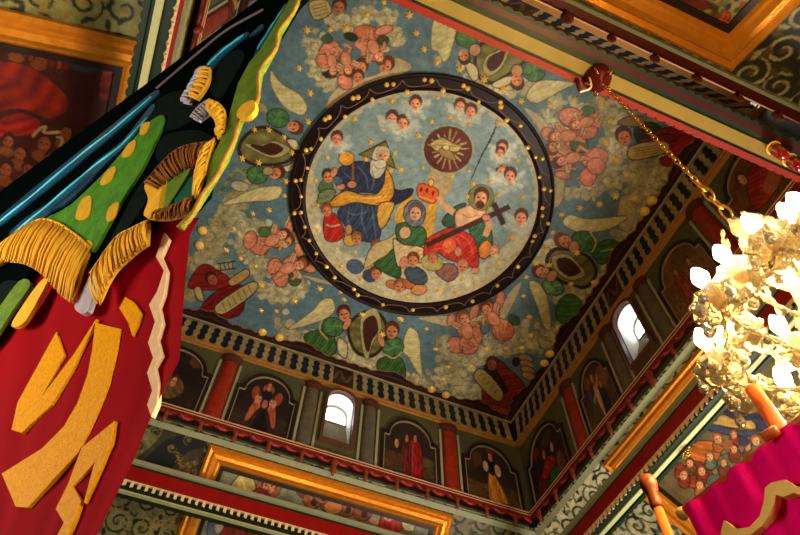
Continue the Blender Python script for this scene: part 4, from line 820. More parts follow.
for side in SIDES:
    o, u, v, N = slope(side); hl = SIDES[side]['hl']; L = DZ / math.sin(SIDES[side]['th'])
    ol, orr = OUT[LR[side][0]], OUT[LR[side][1]]
    x0, x1 = -(hl + ol) * K, (hl + orr) * K
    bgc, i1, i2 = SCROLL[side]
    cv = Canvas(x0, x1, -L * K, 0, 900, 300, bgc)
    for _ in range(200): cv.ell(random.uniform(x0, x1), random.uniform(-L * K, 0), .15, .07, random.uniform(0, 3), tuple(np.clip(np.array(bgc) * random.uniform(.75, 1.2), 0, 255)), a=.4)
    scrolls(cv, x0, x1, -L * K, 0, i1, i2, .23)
    if side == 'far':                                              # olive ground, dark acanthus leaf and gilt tracery left of the picture
        cv.T = slope_T('far'); olv, gi, dk = (96, 92, 48), (128, 104, 52), (12, 14, 12)
        cv.fill([(100, 420), (150, 418), (206, 440), (198, 484), (110, 468)], (44, 46, 28)); cv.shape([(128, 440), (146, 428), (164, 426), (158, 440), (140, 456), (126, 466), (118, 458)], olv, fold=(.6, 9, .2)); cv.fill([(176, 462), (200, 448), (196, 480), (168, 474)], (54, 44, 26))
        cv.shape([(140, 468), (152, 452), (166, 440), (184, 434), (202, 430), (204, 446), (188, 452), (176, 464), (156, 472)], dk, out=0)
        for q in [(146, 424, 6), (134, 432, 5), (156, 432, 5), (172, 448, 5), (188, 440, 5), (126, 450, 5), (138, 446, 6)]: cv.spiral(q[0], q[1], q[2], random.uniform(0, 6), 1.4, 1.6, dk if q[0] < 160 else olv)
        for k in range(16): cv.spiral(random.uniform(172, 200), random.uniform(454, 478), 3.4, random.uniform(0, 6), 1.3, 1.1, gi)
        for q in [(118, 505, 9), (134, 512, 8), (150, 520, 9), (166, 526, 8), (126, 524, 8)]: cv.spiral(q[0], q[1], q[2], random.uniform(0, 6), 1.6, 2.2, olv)
        for k in range(12): cv.spiral(random.uniform(150, 180), random.uniform(505, 528), 3.6, random.uniform(0, 6), 1.3, 1.2, gi)
    nu, nv = 620, 180; a = np.linspace(0, 1, nu); b = np.linspace(0, 1, nv); A_, B_ = np.meshgrid(a, b)
    sL = -(hl + ol * B_) * K; sR = (hl + orr * B_) * K; S = (sL + (sR - sL) * A_).ravel(); Tt = (-L * K * B_).ravel()
    w = obj('wall_slope_' + side, o[None] + S[:, None] * u[None] + Tt[:, None] * v[None], grid_faces(nu, nv), PAINT, cols=cv.sample(S, Tt)); tag(w, 'sloping painted boards with scrolling leaves', kind='structure')
    mb = MB(); mb.box(o, u, v, N, (-hl * K, hl * K), ((-.042, -.016) if side == 'near' else (-.074, -.018)), (.0, .03)); mb.build('pale_moulding', PALEM, w)

def base_canvas(side, s0, s1, t0, t1, col, n=120, var=(.6, 1.4)):
    cv = Canvas(s0, s1, t0, t1, 360, 260, col)
    for _ in range(n): cv.ell(random.uniform(s0, s1), random.uniform(t0, t1), (s1 - s0) * random.uniform(.03, .1), (t1 - t0) * random.uniform(.02, .08), random.uniform(0, 3), tuple(np.clip(np.array(col) * random.uniform(*var), 0, 255)), a=.35)
    cv.T = slope_T(side); return cv
# far: angels adoring a carved shrine
s0, s1, t0, t1 = -.197 * K, .222 * K, -1.45, -.085
cv = base_canvas('far', s0, s1, t0, t1, (112, 116, 96))
cv.shape([(228, 492), (236, 478), (245, 472), (252, 476), (256, 490), (252, 498), (240, 496)], (206, 184, 110), fold=(.4, 7, .12)); cv.ell(269, 486, 12, 12, 0, (150, 86, 48), .8); cv.face(269, 485, 9, (.2, -1), (84, 34, 24)); cv.shape([(252, 492), (262, 488), (270, 496), (266, 512), (250, 506)], (142, 30, 28), fold=(.3, 8, .25))
for q in [(306, 490), (316, 482), (327, 484), (338, 494), (350, 492), (360, 500), (312, 500), (330, 505), (346, 508), (362, 512), (322, 495)]: cv.ell(q[0], q[1], 9, 8, .3, random.choice([(120, 60, 30), (138, 78, 38), (100, 48, 26)]), 1, (36, 16, 12), fold=(.8, 10, .3)); cv.ell(q[0] + 2, q[1] + 2, 3, 4, .3, (40, 20, 16))
cv.ell(333, 507, 9, 7, 0, (176, 110, 58), .8); cv.shape([(381, 516), (388, 509), (398, 514), (402, 530), (380, 530)], (146, 28, 26), fold=(.3, 8, .25)); cv.face(388, 513, 8.5, (-.2, -1), (110, 54, 28)); cv.shape([(402, 518), (412, 516), (414, 530), (404, 530)], (170, 160, 110)); cv.ell(374, 521, 5, 3, .4, SKIN)
cv.shape([(210, 520), (222, 516), (226, 535), (208, 535)], (84, 92, 104)); cv.shape([(226, 526), (260, 530), (262, 545), (224, 545)], (130, 34, 26), fold=(.2, 9, .25)); cv.ell(219, 527, 4, 6, .3, (170, 150, 110))
framed('far', s0, s1, t0, t1, .165, cv, 'gold-framed painting of angels at a shrine on the far slope under the window')
# right: crowd by a rock under a dark blue cloak
s0, s1, t0, t1 = -.172 * K, .190 * K, -1.62, -.10
cv = base_canvas('right', s0, s1, t0, t1, (112, 96, 62))
cv.shape([(722, 408), (734, 400), (748, 402), (764, 412), (778, 420), (770, 432), (752, 426), (736, 420)], (48, 50, 74), fold=(.5, 9, .3)); cv.shape([(712, 424), (722, 414), (738, 420), (752, 420), (756, 428), (740, 428), (724, 426)], (186, 150, 80), fold=(.4, 10, .12)); cv.shape([(704, 426), (716, 424), (740, 430), (766, 430), (748, 436), (716, 432)], (60, 70, 96))
cv.shape([(690, 444), (704, 440), (718, 444), (720, 458), (706, 466), (690, 464)], (176, 96, 40), fold=(.5, 8, .2)); cv.ell(700, 470, 14, 8, .5, (120, 50, 34), .8); cv.shape([(680, 462), (696, 476), (706, 486), (694, 488), (676, 476)], (150, 60, 36), fold=(.9, 7, .25)); cv.shape([(720, 456), (736, 452), (748, 456), (744, 476), (726, 480), (718, 470)], (96, 104, 80), fold=(.2, 8, .2))
for q in [(718, 438), (734, 434), (748, 446), (734, 448), (710, 456), (702, 470), (690, 462), (724, 462), (684, 474), (700, 484), (742, 466), (756, 440), (768, 452), (760, 466)]: cv.ell(q[0] + 1, q[1] + 7, 5.5, 6.5, .2, random.choice([(96, 60, 34), (122, 52, 32), (84, 96, 78), (70, 74, 92), (150, 92, 44)]), 1, fold=(.3, 6, .25)); cv.face(q[0], q[1], random.uniform(3.8, 5.2), (random.uniform(-.4, .4), -1), random.choice([(120, 60, 30), (84, 40, 24), (150, 84, 40)]), (204, 146, 100))
cv.ell(744, 441, 6, 5, 0, (62, 60, 84)); cv.ell(728, 444, 5, 5, 0, (150, 90, 50)); cv.ell(715, 480, 8, 6, 0, (86, 96, 84), .6)
framed('right', s0, s1, t0, t1, .165, cv, 'gold-framed crowd scene on the right slope behind the magenta banner')
# near: foliage and red flowers
s0, s1, t0, t1 = -.190 * K, .190 * K, -2.1, -.075
cv = base_canvas('near', s0, s1, t0, t1, (92, 58, 34))
cv.shape([(690, -5), (715, 4), (728, 16), (738, 26), (748, 12), (770, 0), (770, -30), (690, -30)], (118, 108, 48), fold=(.7, 12, .3))
for _ in range(34): cv.ell(random.uniform(705, 765), random.uniform(-20, 14), 4, 2.4, random.uniform(0, 3), random.choice([(150, 138, 50), (62, 64, 28), (96, 100, 40), (44, 40, 24)]))
for q in [(722, 20), (730, 24), (738, 18), (726, 14), (745, 6), (690, 4), (697, 8)]: cv.ell(q[0], q[1], 5, 4, .4, (150, 58, 30), .6, fold=(.7, 5, .3))
for q in [(735, 26), (719, 26), (741, 14)]: cv.ell(q[0], q[1], 1.6, 1.6, 0, (210, 180, 130))
cv.shape([(682, -4), (690, 4), (702, 8), (712, 6), (700, -4)], (96, 34, 24))
framed('near', s0, s1, t0, t1, .20, cv, 'gold-framed picture with foliage and red flowers on the near slope')
# left: dark red crowd scene, painted darker for the dim light there
s0, s1, t0, t1 = -.192 * K, .192 * K, -1.95, -.14
cv = base_canvas('left', s0, s1, t0, t1, (50, 18, 12))
cv.shape([(0, 60), (30, 66), (58, 86), (70, 104), (50, 118), (20, 108), (-20, 110), (-20, 60)], (104, 24, 12), fold=(.9, 16, .3)); cv.shape([(0, 118), (20, 112), (40, 120), (36, 132), (10, 136), (-10, 134)], (112, 20, 14), fold=(.4, 10, .3))
for k in range(7): cv.line([(26 + k * 7, 16 + k * 2), (24 + k * 7, 58 + k * 2)], 4.5, ((110, 40, 22) if k % 2 else (78, 26, 16)))
cv.shape([(72, 38), (92, 42), (114, 44), (108, 66), (86, 72), (70, 66)], (40, 44, 48)); cv.face(95, 55, 6, (.2, -1), (60, 40, 30), (120, 96, 70)); cv.shape([(106, 60), (128, 50), (132, 84), (100, 100)], (96, 32, 18), fold=(.7, 12, .2)); cv.line([(108, 66), (124, 82)], .9, (150, 96, 50)); cv.line([(124, 54), (108, 74)], .9, (150, 96, 50))
for q in [(20, 152, 8), (44, 142, 9), (8, 140, 7), (66, 132, 8), (28, 168, 7), (6, 168, 8), (50, 158, 7), (18, 46, 7), (40, 54, 7)]: cv.face(q[0], q[1], q[2], (.2, -1), (44, 18, 12), (104, 52, 30)); cv.ell(q[0] - 2, q[1] + q[2] * 1.5, q[2] * 1.2, q[2] * .7, .3, (96, 48, 22), .6)
cv.curve([(32, 136), (40, 128), (46, 126), (44, 132), (60, 131)], 3, (136, 110, 74)); cv.curve([(56, 136), (62, 138), (60, 146)], 3, (136, 110, 74)); cv.ell(36, 44, 8, 6, .3, (120, 70, 34))
framed('left', s0, s1, t0, t1, .20, cv, 'dim red gold-framed crowd painting on the left slope beyond the banner')

# ------------------------------------------------------------------ tie beams
BZ0, BZ1 = .600, .646
DIN = {k: SIDES[k]['din'] for k in SIDES}
BGREEN = mat('beam_green', (18, 34, 16), .45, 0, .25, 9); BPALE = mat('beam_band', (156, 156, 112), .45, 0, .15, 8); BYEL = mat('beam_yellow_band', (126, 106, 44), .45, 0, .15, 8)
BORANGE = mat('scallop_red', (124, 30, 15), .45, 0, .25, 14); BDRED = mat('beam_dark_red', (58, 8, 9), .4, 0, .25, 8); DENT = mat('dentil_cream', (206, 180, 140), .45, 0, .2, 12)
LAB = {'far': 'red tie beam with cream dentils across the far end under the window', 'right': 'red tie beam with cream dentils running along the right side below the chandelier', 'left': 'red tie beam with pale edges at the left behind the green banner', 'near': 'tie beam with a broad yellow underside carrying the chandelier chain'}
for side in SIDES:
    q = SIDES[side]; u, n = q['u'], q['n']; dn = DIN[side]; W = .0275 if side == 'near' else .019; b0, b1 = (.0165, .0050) if side == 'near' else (.0125, .0060)
    if side in ('far', 'near'): a0, a1 = ((-(q['hl'] + .125), q['hl'] + .092) if side == 'far' else (-(q['hl'] + .092), q['hl'] + .125))
    else: a0, a1 = sorted(((.083 + .0095 - YC) * u[1], (.812 - .0095 - YC) * u[1]))
    t = thing('tie_beam', LAB[side], 'beam', wf(side, (a0 + a1) / 2, BZ0, dn - W / 2), 'ring of painted tie beams'); tag(t, kind='thing')
    O = wf(side, 0, 0, 0); r = (a0 * K, a1 * K)
    mb = MB(); mb.box(O, u, EZ, n, r, ((BZ0 + .0015) * K, BZ1 * K), ((dn - W) * K, dn * K)); mb.build('beam_core', BGREEN, t)
    mb = MB(); mb.box(O, u, EZ, n, r, (.6405 * K, .6475 * K), ((dn - .002) * K, (dn + .0045) * K)); mb.build('top_moulding', PALEM, t)
    mb = MB(); mb.box(O, u, EZ, n, r, (.6110 * K, .6350 * K), (dn * K, (dn + .0022) * K)); mb.build('red_fascia', REDW, t)
    mb = MB(); mb.box(O, u, EZ, n, r, (.6015 * K, .644 * K), ((dn - W - .0022) * K, (dn - W) * K)); mb.build('outer_fascia', BDRED, t)
    P = [(a1, .6108), (a0, .6108), (a0, .6098)]; k = a0 + .006        # one comb-shaped strip
    while k < a1 - .010: P += [(k, .6098), (k, .6010), (k + .0042, .6010), (k + .0042, .6098)]; k += .0102
    mb = MB(); mb.prism([wf(side, a, z, dn) for a, z in P + [(a1, .6098)]], n, .0042 * K)
    mb.build('dentil_row', DENT if side != 'near' else BORANGE, t)
    mb = MB(); mb.box(O, u, EZ, n, r, (.5990 * K, .6016 * K), ((dn - b0) * K, (dn - b1) * K)); mb.build('soffit_band', BYEL if side == 'near' else BPALE, t)
    if side == 'near': mb = MB(); mb.box(O, u, EZ, n, r, (.5994 * K, .6016 * K), ((dn - W) * K, (dn - .0222) * K)); mb.build('soffit_edge', BDRED, t)
    for nm, d0, sg, m in (('scalloped_edge', dn, 1, BORANGE if side == 'near' else BGREEN), ('scalloped_edge', dn - W, -1, BGREEN)):
        P = []; k = a0; st = .0105
        A_ = [(a0, d0 - sg * .0018), (a1, d0 - sg * .0018)]; nn = int((a1 - a0) / st)
        top = []
        for i in range(nn * 4 + 1): top.append((a0 + (a1 - a0) * i / (nn * 4), d0 + sg * (.0022 + .0022 * abs(math.sin(math.pi * i / 4)))))
        poly = A_ + top[::-1] if sg > 0 else (A_ + top[::-1])
        mb = MB(); V0 = [wf(side, a, .5996, b) for a, b in top] + [wf(side, a, .5996, d0 - sg * .0022) for a, b in top]; m_ = len(top)
        V1 = [p + EZ * .012 for p in V0]; F = []
        for i in range(m_ - 1): F += [(i, i + 1, m_ + i + 1, m_ + i), (2 * m_ + i, 3 * m_ + i, 3 * m_ + i + 1, 2 * m_ + i + 1), (i, 2 * m_ + i, 2 * m_ + i + 1, i + 1), (m_ + i, m_ + i + 1, 3 * m_ + i + 1, 3 * m_ + i)]
        mb.add(V0 + V1, F).build(nm, m, t)

# ------------------------------------------------------------------ nave below (out of the picture, closes the room)
NX0, NX1, NY0, NY1 = (XL - OUT['left']) * K, (XR + OUT['right']) * K, (YN - OUT['near']) * K, (YF + OUT['far']) * K; NZ = 1.6 + ZB * K
NW = mat('nave_wall_paint', (120, 96, 64), .65, 0, .3, 3)
for nm, a, b, c in (('wall_far_nave_unseen', (NX0 - .2, NX1 + .2), (NY1, NY1 + .2), (0, NZ)), ('wall_near_nave_unseen', (NX0 - .2, NX1 + .2), (NY0 - .2, NY0), (0, NZ)), ('wall_left_nave_unseen', (NX0 - .2, NX0), (NY0, NY1), (0, NZ)), ('wall_right_nave_unseen', (NX1, NX1 + .2), (NY0, NY1), (0, NZ))):
    mb = MB(); mb.box(np.zeros(3), EX, EY, EZ, a, b, c); tag(mb.build(nm, NW), kind='structure')
mb = MB(); mb.box(np.zeros(3), EX, EY, EZ, (NX0 - .2, NX1 + .2), (NY0 - .2, NY1 + .2), (-.1, 0)); tag(mb.build('floor', mat('unseen_floor_boards', (96, 66, 42), .5, 0, .3, 4)), kind='structure')  # unseen nave floor, closes the room
for k, (c, u, n) in enumerate([((NX0, 1.6, 2.9), EY, EX), ((1.4, NY0, 2.9), EX, EY), ((NX1, 2.4, 2.9), EY, -EX)]):  # unseen window frames added around the day lamps
    c = np.array(c); mb = MB()
    for a, b in (((-.55, -.45), (-1, 1)), ((.45, .55), (-1, 1)), ((-.55, .55), (.9, 1)), ((-.55, .55), (-1, -.9)), ((-.02, .02), (-.9, .9)), ((-.45, .45), (-.02, .02))): mb.box(c, u, EZ, n, a, b, (.001, .08))
    w = mb.build('window_%d' % (k + 3), mat('nave_window_wood', (120, 80, 46), .5), ); tag(w, kind='structure')

# ------------------------------------------------------------------ processional banner at the left
class Sheet:
    """a leaning cloth plane: pixels traced from the photograph land on it at its own real distance"""
    def __init__(s, p1, p2, p3):
        s.o = np.array(p1); N = nrm(np.cross(np.array(p2) - s.o, np.array(p3) - s.o)); s.N = N if N @ (EYE - s.o) > 0 else -N
    def at(s, x, y, h=0.0): 
        return on_plane(x, y, s.o + s.N * h, s.N)
    def prism(s, mb, P, h0, h1):
        mb.prism([s.at(x, y) + s.N * h0 for x, y in P], s.N, h1 - h0); return mb
BAN = Sheet(at_h(303, 0, 2.4), at_h(0, 215, 2.4), at_h(75, 535, .75))
REDCLOTH = mat('red_cloth', (146, 1, 14), .8, 0, .14, 6, .1, 220, spec=.05)
VELVET = mat('dark_velvet', (3, 8, 8), 1, 0, .4, 8, .2, 90, spec=0)
LIT_BROCADE = mat('lit_green_brocade', (62, 120, 28), .6, 0, .75, 18, .4, 90)
LIME = mat('lime_brocade', (92, 122, 30), .6, 0, .6, 24, .4, 90)
TEAL = mat('teal_velvet', (6, 84, 70), .45, 0, .3, 14)
FRINGE = mat('gold_fringe', (240, 170, 40), .6, 0, .35, 40)
FRINGEL = mat('pale_fringe', (176, 168, 176), .45, .1, .25, 40)
APPL = mat('gold_applique', (246, 150, 0), .45, 0, .45, 120, .22, 240, spec=.06)
SHEENM = mat('velvet_sheen_blue', (6, 58, 80), .35, 0, .8, 22, .3, 40)  # blue daylight sheen of the velvet, held as a colour
BRAIDM = mat('pale_braid', (226, 186, 140), .5, 0, .2, 50, .3, 200)
WOODD = mat('dark_pole_wood', (22, 14, 12), .5, 0, .3, 10); WOODO = mat('orange_pole_wood', (196, 92, 30), .38, 0, .25, 16); WOODB = mat('brown_pole_wood', (120, 58, 26), .4, 0, .3, 16)
c0, c1 = BAN.at(-70, 262), BAN.at(318, -24)
ban = thing('church_banner', 'large red banner with gold letters and a green velvet valance with gold fringe at left', 'banner', (c0 + c1) / 2)
rows = [(215, 196, -90), (222, 192, -100), (232, 187, -110), (264, 184, -110), (300, 181, -110), (358, 177, -110), (400, 155, -110), (430, 142, -110), (452, 134, -110), (480, 120, -110), (535, 93, -110), (590, 70, -110)]
ry = np.linspace(215, 590, 70); xr = np.interp(ry, [r[0] for r in rows], [r[1] for r in rows]); xl = np.interp(ry, [r[0] for r in rows], [r[2] for r in rows])
V = []; nc = 90
for i, y in enumerate(ry):
    for k in range(nc):
        f = k / (nc - 1); x = xl[i] + (xr[i] - xl[i]) * f; amp = .003 * min(1, (y - 215) / 90)
        V.append(BAN.at(x, y - 26 * (1 - f) * 0) + BAN.N * (amp * (math.sin(f * 31 + y * .004) + .6 * math.sin(f * 57 + 1)) - .012))
cloth = obj('cloth', np.array(V), grid_faces(nc, len(ry)), REDCLOTH, ban, smooth=True)
def layer(name, P, h0, h1, m, par=ban, sm=True, sheet=BAN, label=None, n=4):
    Q = smooth_closed(P, n) if sm else np.array(P, float)
    o = sheet.prism(MB(), Q, h0, h1).build(name, m, par)
    if label: o['label'] = label
    return o
L1 = [(94, 322), (119, 328), (115, 352), (107, 385), (98, 408), (88, 430), (76, 452), (50, 480), (26, 507), (14, 506), (0, 473), (40, 448), (62, 426), (76, 402), (86, 374), (91, 348)]
L2 = [(55, 331), (63, 354), (51, 376), (40, 396), (72, 354), (95, 318), (72, 368), (50, 404), (20, 432), (10, 429), (16, 402), (28, 380)]
L3 = [(113, 420), (110, 440), (97, 470), (82, 502), (93, 461), (71, 486), (79, 500), (72, 520), (60, 545), (50, 545), (62, 522), (54, 508), (66, 484), (80, 447)]
L4 = [(124, 296), (132, 301), (140, 312), (136, 324), (131, 335), (127, 322), (118, 307)]
for P in (L1, L2, L3, L4): layer('gold_letter', P, -.014, -.004, APPL, sm=False)
BR = [(163, 232), (155, 256), (163, 270), (156, 291), (148, 304), (154, 321), (147, 342), (152, 357), (146, 372), (151, 390), (146, 404), (150, 416), (156, 402), (157, 384), (153, 366), (160, 354), (156, 338), (161, 322), (158, 306), (163, 292), (166, 270), (160, 256), (168, 238)]
layer('braid', BR, -.014, -.003, BRAIDM, sm=False)
# velvet valance
layer('valance', [(-110, 292), (-60, 258), (0, 196), (150, 86), (270, -4), (318, -30), (318, -8), (300, 10), (282, 40), (266, 62), (256, 80), (244, 108), (232, 142), (222, 158), (216, 175), (212, 198), (198, 214), (170, 214), (150, 232), (120, 262), (103, 284), (92, 262), (66, 236), (34, 240), (36, 272), (0, 322), (-60, 345)], .000, .016, VELVET, sm=False)
layer('lit_green_fold', [(156, 126), (170, 124), (150, 170), (128, 206), (104, 250), (97, 256), (80, 240), (62, 226), (52, 223), (76, 210), (108, 180), (134, 150)], .016, .026, LIT_BROCADE)  # brocade fold coloured as lit; the black valance holds the shaded folds
spot = mat('gold_spots', (206, 158, 40), .42, .1, .3, 40, .3, 120)
for P in ([(134, 150), (142, 146), (138, 160), (128, 162)], [(112, 178), (122, 172), (118, 186), (107, 190)], [(88, 206), (98, 202), (96, 222), (83, 224)], [(116, 214), (126, 208), (122, 224), (114, 226)], [(95, 246), (100, 248), (98, 254), (94, 252)], [(148, 130), (156, 128), (152, 138), (146, 140)]): layer('gold_spot', P, .026, .029, spot)
layer('green_tongue', [(26, 285), (37, 289), (20, 314), (0, 344), (-30, 370), (-40, 356), (0, 318)], .012, .024, LIME); layer('gold_tongue', [(46, 286), (55, 282), (40, 312), (29, 328), (18, 329), (30, 308)], .010, .022, FRINGE)
layer('gold_tongue', [(152, 192), (162, 184), (174, 182), (173, 205), (168, 222), (152, 222), (156, 206)], .016, .030, FRINGE); layer('green_tongue', [(173, 183), (186, 178), (199, 173), (188, 194), (176, 212), (166, 224), (168, 204)], .018, .030, LIME)
layer('teal_tongue', [(200, 181), (203, 192), (201, 204), (192, 210), (181, 208), (190, 194)], .016, .026, TEAL)
layer('pale_tongue', [(97, 276), (100, 286), (95, 312), (87, 317), (80, 310), (88, 294)], .004, .018, FRINGEL)
STRIP_R = [(306, 0), (297, 19), (285, 39), (280, 55), (266, 80), (262, 108), (247, 126), (240, 146), (233, 165), (222, 184), (212, 200), (200, 219), (188, 234)]
STRIP_L = [(298, 0), (281, 30), (266, 56), (255, 69), (244, 90), (237, 116), (231, 140), (223, 155), (216, 170), (213, 193), (203, 207), (197, 219), (184, 233)]
layer('green_edging', STRIP_R + STRIP_L[::-1], .014, .028, LIME, sm=False)
eg = MB(); eg.tube([BAN.at(x, y) + BAN.N * .028 for x, y in smooth_open([(x + (1.5 if i % 2 else -1), y) for i, (x, y) in enumerate(STRIP_R)])], .0065, 8); eg.build('gold_cord', mat('olive_gold_cord', (150, 114, 36), .6, 0, .5, 50, .3, 120), ban, smooth=True)
layer('gold_tassel', [(250, 116), (262, 110), (264, 120), (256, 128), (246, 126)], .026, .04, FRINGE)
def fringe(top, bot, m, n, h=.03):
    T = smooth_open(top); B = smooth_open(bot); mb = MB()
    n = int(n * 1.5)
    for k in range(n):
        f = k / (n - 1); a = np.array([np.interp(f, np.linspace(0, 1, len(T)), T[:, i]) for i in (0, 1)]); b = np.array([np.interp(f, np.linspace(0, 1, len(B)), B[:, i]) for i in (0, 1)])
        p = [BAN.at(*(a + (b - a) * t)) + BAN.N * (h + .006 * math.sin(k * 2.4) + .012 * math.sin(t * 3)) for t in (0, .33, .66, 1)]
        w = np.linalg.norm(BAN.at(*T[0]) - BAN.at(*T[-1])) / n * .78; mb.tube(p, [w * .5, w * .75, w * .75, w * .5], 5)
    mb.prism([BAN.at(*q) + BAN.N * (h - .010) for q in list(T) + list(B[::-1])], BAN.N, .004)
    mb.tube([BAN.at(*q) + BAN.N * (h + .002) for q in T], .005, 6)
    mb.build('fringe', m, ban, smooth=True)
fringe([(-30, 288), (0, 260), (20, 242), (34, 231), (50, 225), (66, 229), (80, 238), (90, 246), (98, 254)], [(-60, 300), (-22, 274), (0, 267), (16, 266), (30, 268), (46, 276), (58, 286), (70, 300), (80, 308)], FRINGE, 60)
fringe([(100, 280), (124, 246), (140, 236), (157, 228)], [(107, 310), (122, 280), (140, 262), (156, 250)], FRINGE, 22)
fringe([(153, 190), (170, 170), (185, 157), (200, 152), (218, 150)], [(166, 196), (180, 186), (192, 178), (200, 175), (213, 172)], mat('brown_fringe', (136, 80, 22), .6, 0, .4, 40), 26)
fringe([(222, 146), (216, 166), (213, 180)], [(208, 168), (204, 188), (203, 206)], FRINGE, 14)
fringe([(196, 110), (206, 92), (216, 75)], [(188, 108), (194, 98), (203, 80)], FRINGEL, 14); fringe([(216, 75), (214, 90), (204, 106)], [(204, 78), (203, 90), (196, 103)], FRINGE, 12)
fringe([(198, 124), (206, 114), (216, 107)], [(206, 128), (214, 122), (222, 116)], FRINGEL, 12); fringe([(216, 107), (226, 112), (232, 122), (231, 138)], [(218, 122), (222, 126), (226, 134), (226, 146)], FRINGE, 14)
fringe([(170, 218), (186, 212), (200, 205)], [(160, 226), (178, 226), (196, 220)], mat('brown_fringe', (150, 84, 20)), 14)
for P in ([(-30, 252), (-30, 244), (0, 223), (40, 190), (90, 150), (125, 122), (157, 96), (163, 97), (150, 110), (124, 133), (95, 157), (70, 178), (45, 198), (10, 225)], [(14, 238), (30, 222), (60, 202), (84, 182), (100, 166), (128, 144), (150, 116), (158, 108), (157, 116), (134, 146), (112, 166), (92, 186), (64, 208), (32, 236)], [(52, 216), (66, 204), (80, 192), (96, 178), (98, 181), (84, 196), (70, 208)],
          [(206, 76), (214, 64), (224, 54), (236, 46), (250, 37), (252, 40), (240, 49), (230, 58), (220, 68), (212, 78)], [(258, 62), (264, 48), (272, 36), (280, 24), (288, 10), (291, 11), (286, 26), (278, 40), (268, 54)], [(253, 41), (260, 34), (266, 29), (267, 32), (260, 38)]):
    layer('sheen_strip', P, .014, .022, SHEENM, n=3)  # strips coloured as daylight sheen on the velvet folds
sb = MB()  # brightest lines of the velvet sheen, modelled as thin cyan tubes
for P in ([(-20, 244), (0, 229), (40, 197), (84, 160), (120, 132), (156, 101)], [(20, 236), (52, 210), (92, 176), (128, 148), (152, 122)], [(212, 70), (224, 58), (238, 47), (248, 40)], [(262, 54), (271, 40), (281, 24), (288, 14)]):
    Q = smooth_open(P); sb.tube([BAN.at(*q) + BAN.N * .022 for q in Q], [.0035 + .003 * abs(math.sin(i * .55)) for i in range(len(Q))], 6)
o = sb.build('sheen_line', mat('velvet_sheen_cyan', (60, 190, 216), .3, 0, .4, 30), ban, smooth=True); o['label'] = 'bright cyan sheen of the velvet, set in colour'
DT = mat('dark_teal_velvet', (4, 19, 17), .8, 0, .6, 16, .3, 60, spec=.05)
for P in ([(160, 104), (184, 94), (200, 100), (203, 116), (190, 128), (168, 134), (150, 126)], [(168, 140), (196, 134), (212, 138), (216, 146), (196, 150), (180, 158), (168, 168), (160, 160)], [(128, 218), (140, 196), (152, 180), (150, 206), (136, 228), (112, 262), (104, 268)], [(210, 84), (224, 66), (240, 54), (248, 60), (236, 84), (222, 104)], [(4, 288), (22, 284), (28, 290), (4, 316), (-20, 326)]):
    layer('velvet_fold', P, .013, .0185, DT)
pb = MB(); pb.tube([BAN.at(*q) + BAN.N * .018 for q in smooth_open([(160, 92), (200, 58), (230, 34), (266, 14)])], .006, 6); pb.build('piping', mat('grey_piping', (96, 84, 88), .5), ban, smooth=True)
cb = MB(); cb.tube([BAN.at(-110, 284) - BAN.N * .02, BAN.at(308, -22) - BAN.N * .02], .028, 12); cb.build('crossbar', WOODD, ban, smooth=True)
mid = BAN.at(-100, 250) - BAN.N * .06; down = nrm(BAN.at(75, 535) - BAN.at(303, 0)); foot = mid + down * ((mid[2]) / -down[2])
pb = MB(); pb.tube([foot, mid + (mid - foot) * .05], .022, 12); pb.build('pole', WOODB, ban, smooth=True)

# ------------------------------------------------------------------ magenta banner at the right
q0, q1 = at_h(684, 507, .95), at_h(800, 415, .95)
MAG = Sheet(q0, q1, q0 - EZ)
mag = thing('church_banner', 'bright magenta banner with wavy gold edging at the lower right corner', 'banner', q0 + (q1 - q0) * 1.2)
mc1 = q0 + (q1 - q0) * 2.3; w_ = nrm(q1 - q0); Lw = np.linalg.norm(mc1 - q0)
MAGENTA = mat('magenta_cloth', (250, 1, 116), .8, 0, .18, 5, .1, 220, spec=.05)
V = []; nu, nv = 90, 60
for j in range(nv):
    for i in range(nu):
        f, g = i / (nu - 1), j / (nv - 1)
        V.append(q0 + w_ * (f * Lw + .004 * math.sin(g * 9)) - EZ * (g * 1.0 + .004 * abs(math.sin(f * 18))) + MAG.N * (.008 * math.sin(f * 40 + 2 * g) * (.3 + g) + .005 * math.sin(f * 71)))
obj('cloth', np.array(V), grid_faces(nu, nv), MAGENTA, mag, smooth=True)
GB = [(728, 545), (729, 536), (732, 524), (744, 533), (758, 531), (768, 520), (772, 506), (773, 492), (779, 487), (788, 485), (794, 484), (802, 490), (812, 492), (812, 500), (802, 497), (792, 501), (784, 499), (782, 508), (777, 520), (770, 530), (760, 538), (748, 541), (738, 540)]
layer('gold_edging', GB, .004, .022, mat('peach_gold_braid', (255, 206, 104), .5, 0, .15, 60, .05, 200), mag, sm=False, sheet=MAG)
cb = MB(); cb.tube([q0 - w_ * .012 - MAG.N * .014, mc1 - MAG.N * .014], .012, 10); cb.build('crossbar', WOODO, mag, smooth=True)
kb = MB(); kb.lathe(q0 - w_ * .018 - MAG.N * .014, [(.004, -.016), (.013, -.010), (.016, 0), (.012, .009), (.004, .014)], 12, -w_); kb.build('knob', GOLD, mag, smooth=True)
pp = at_h(776, 437, .95) - MAG.N * .042; pp[2] = 0
pb = MB(); pb.tube([pp, pp + EZ * 2.72], [.016, .0165], 12); pb.build('pole', WOODO, mag, smooth=True)
kb = MB(); a_, b_ = MAG.at(770, 441), MAG.at(783, 433); kb.tube([a_ + MAG.N * .018, b_ + MAG.N * .018], .011, 10); kb.build('toggle', WOODO, mag, smooth=True)
p = at_h(646, 478, 1.2); px_ = p.copy(); px_[2] = 0
t = thing('processional_pole', 'slim orange wooden pole with a round brown knob left of the magenta banner', 'pole', px_)
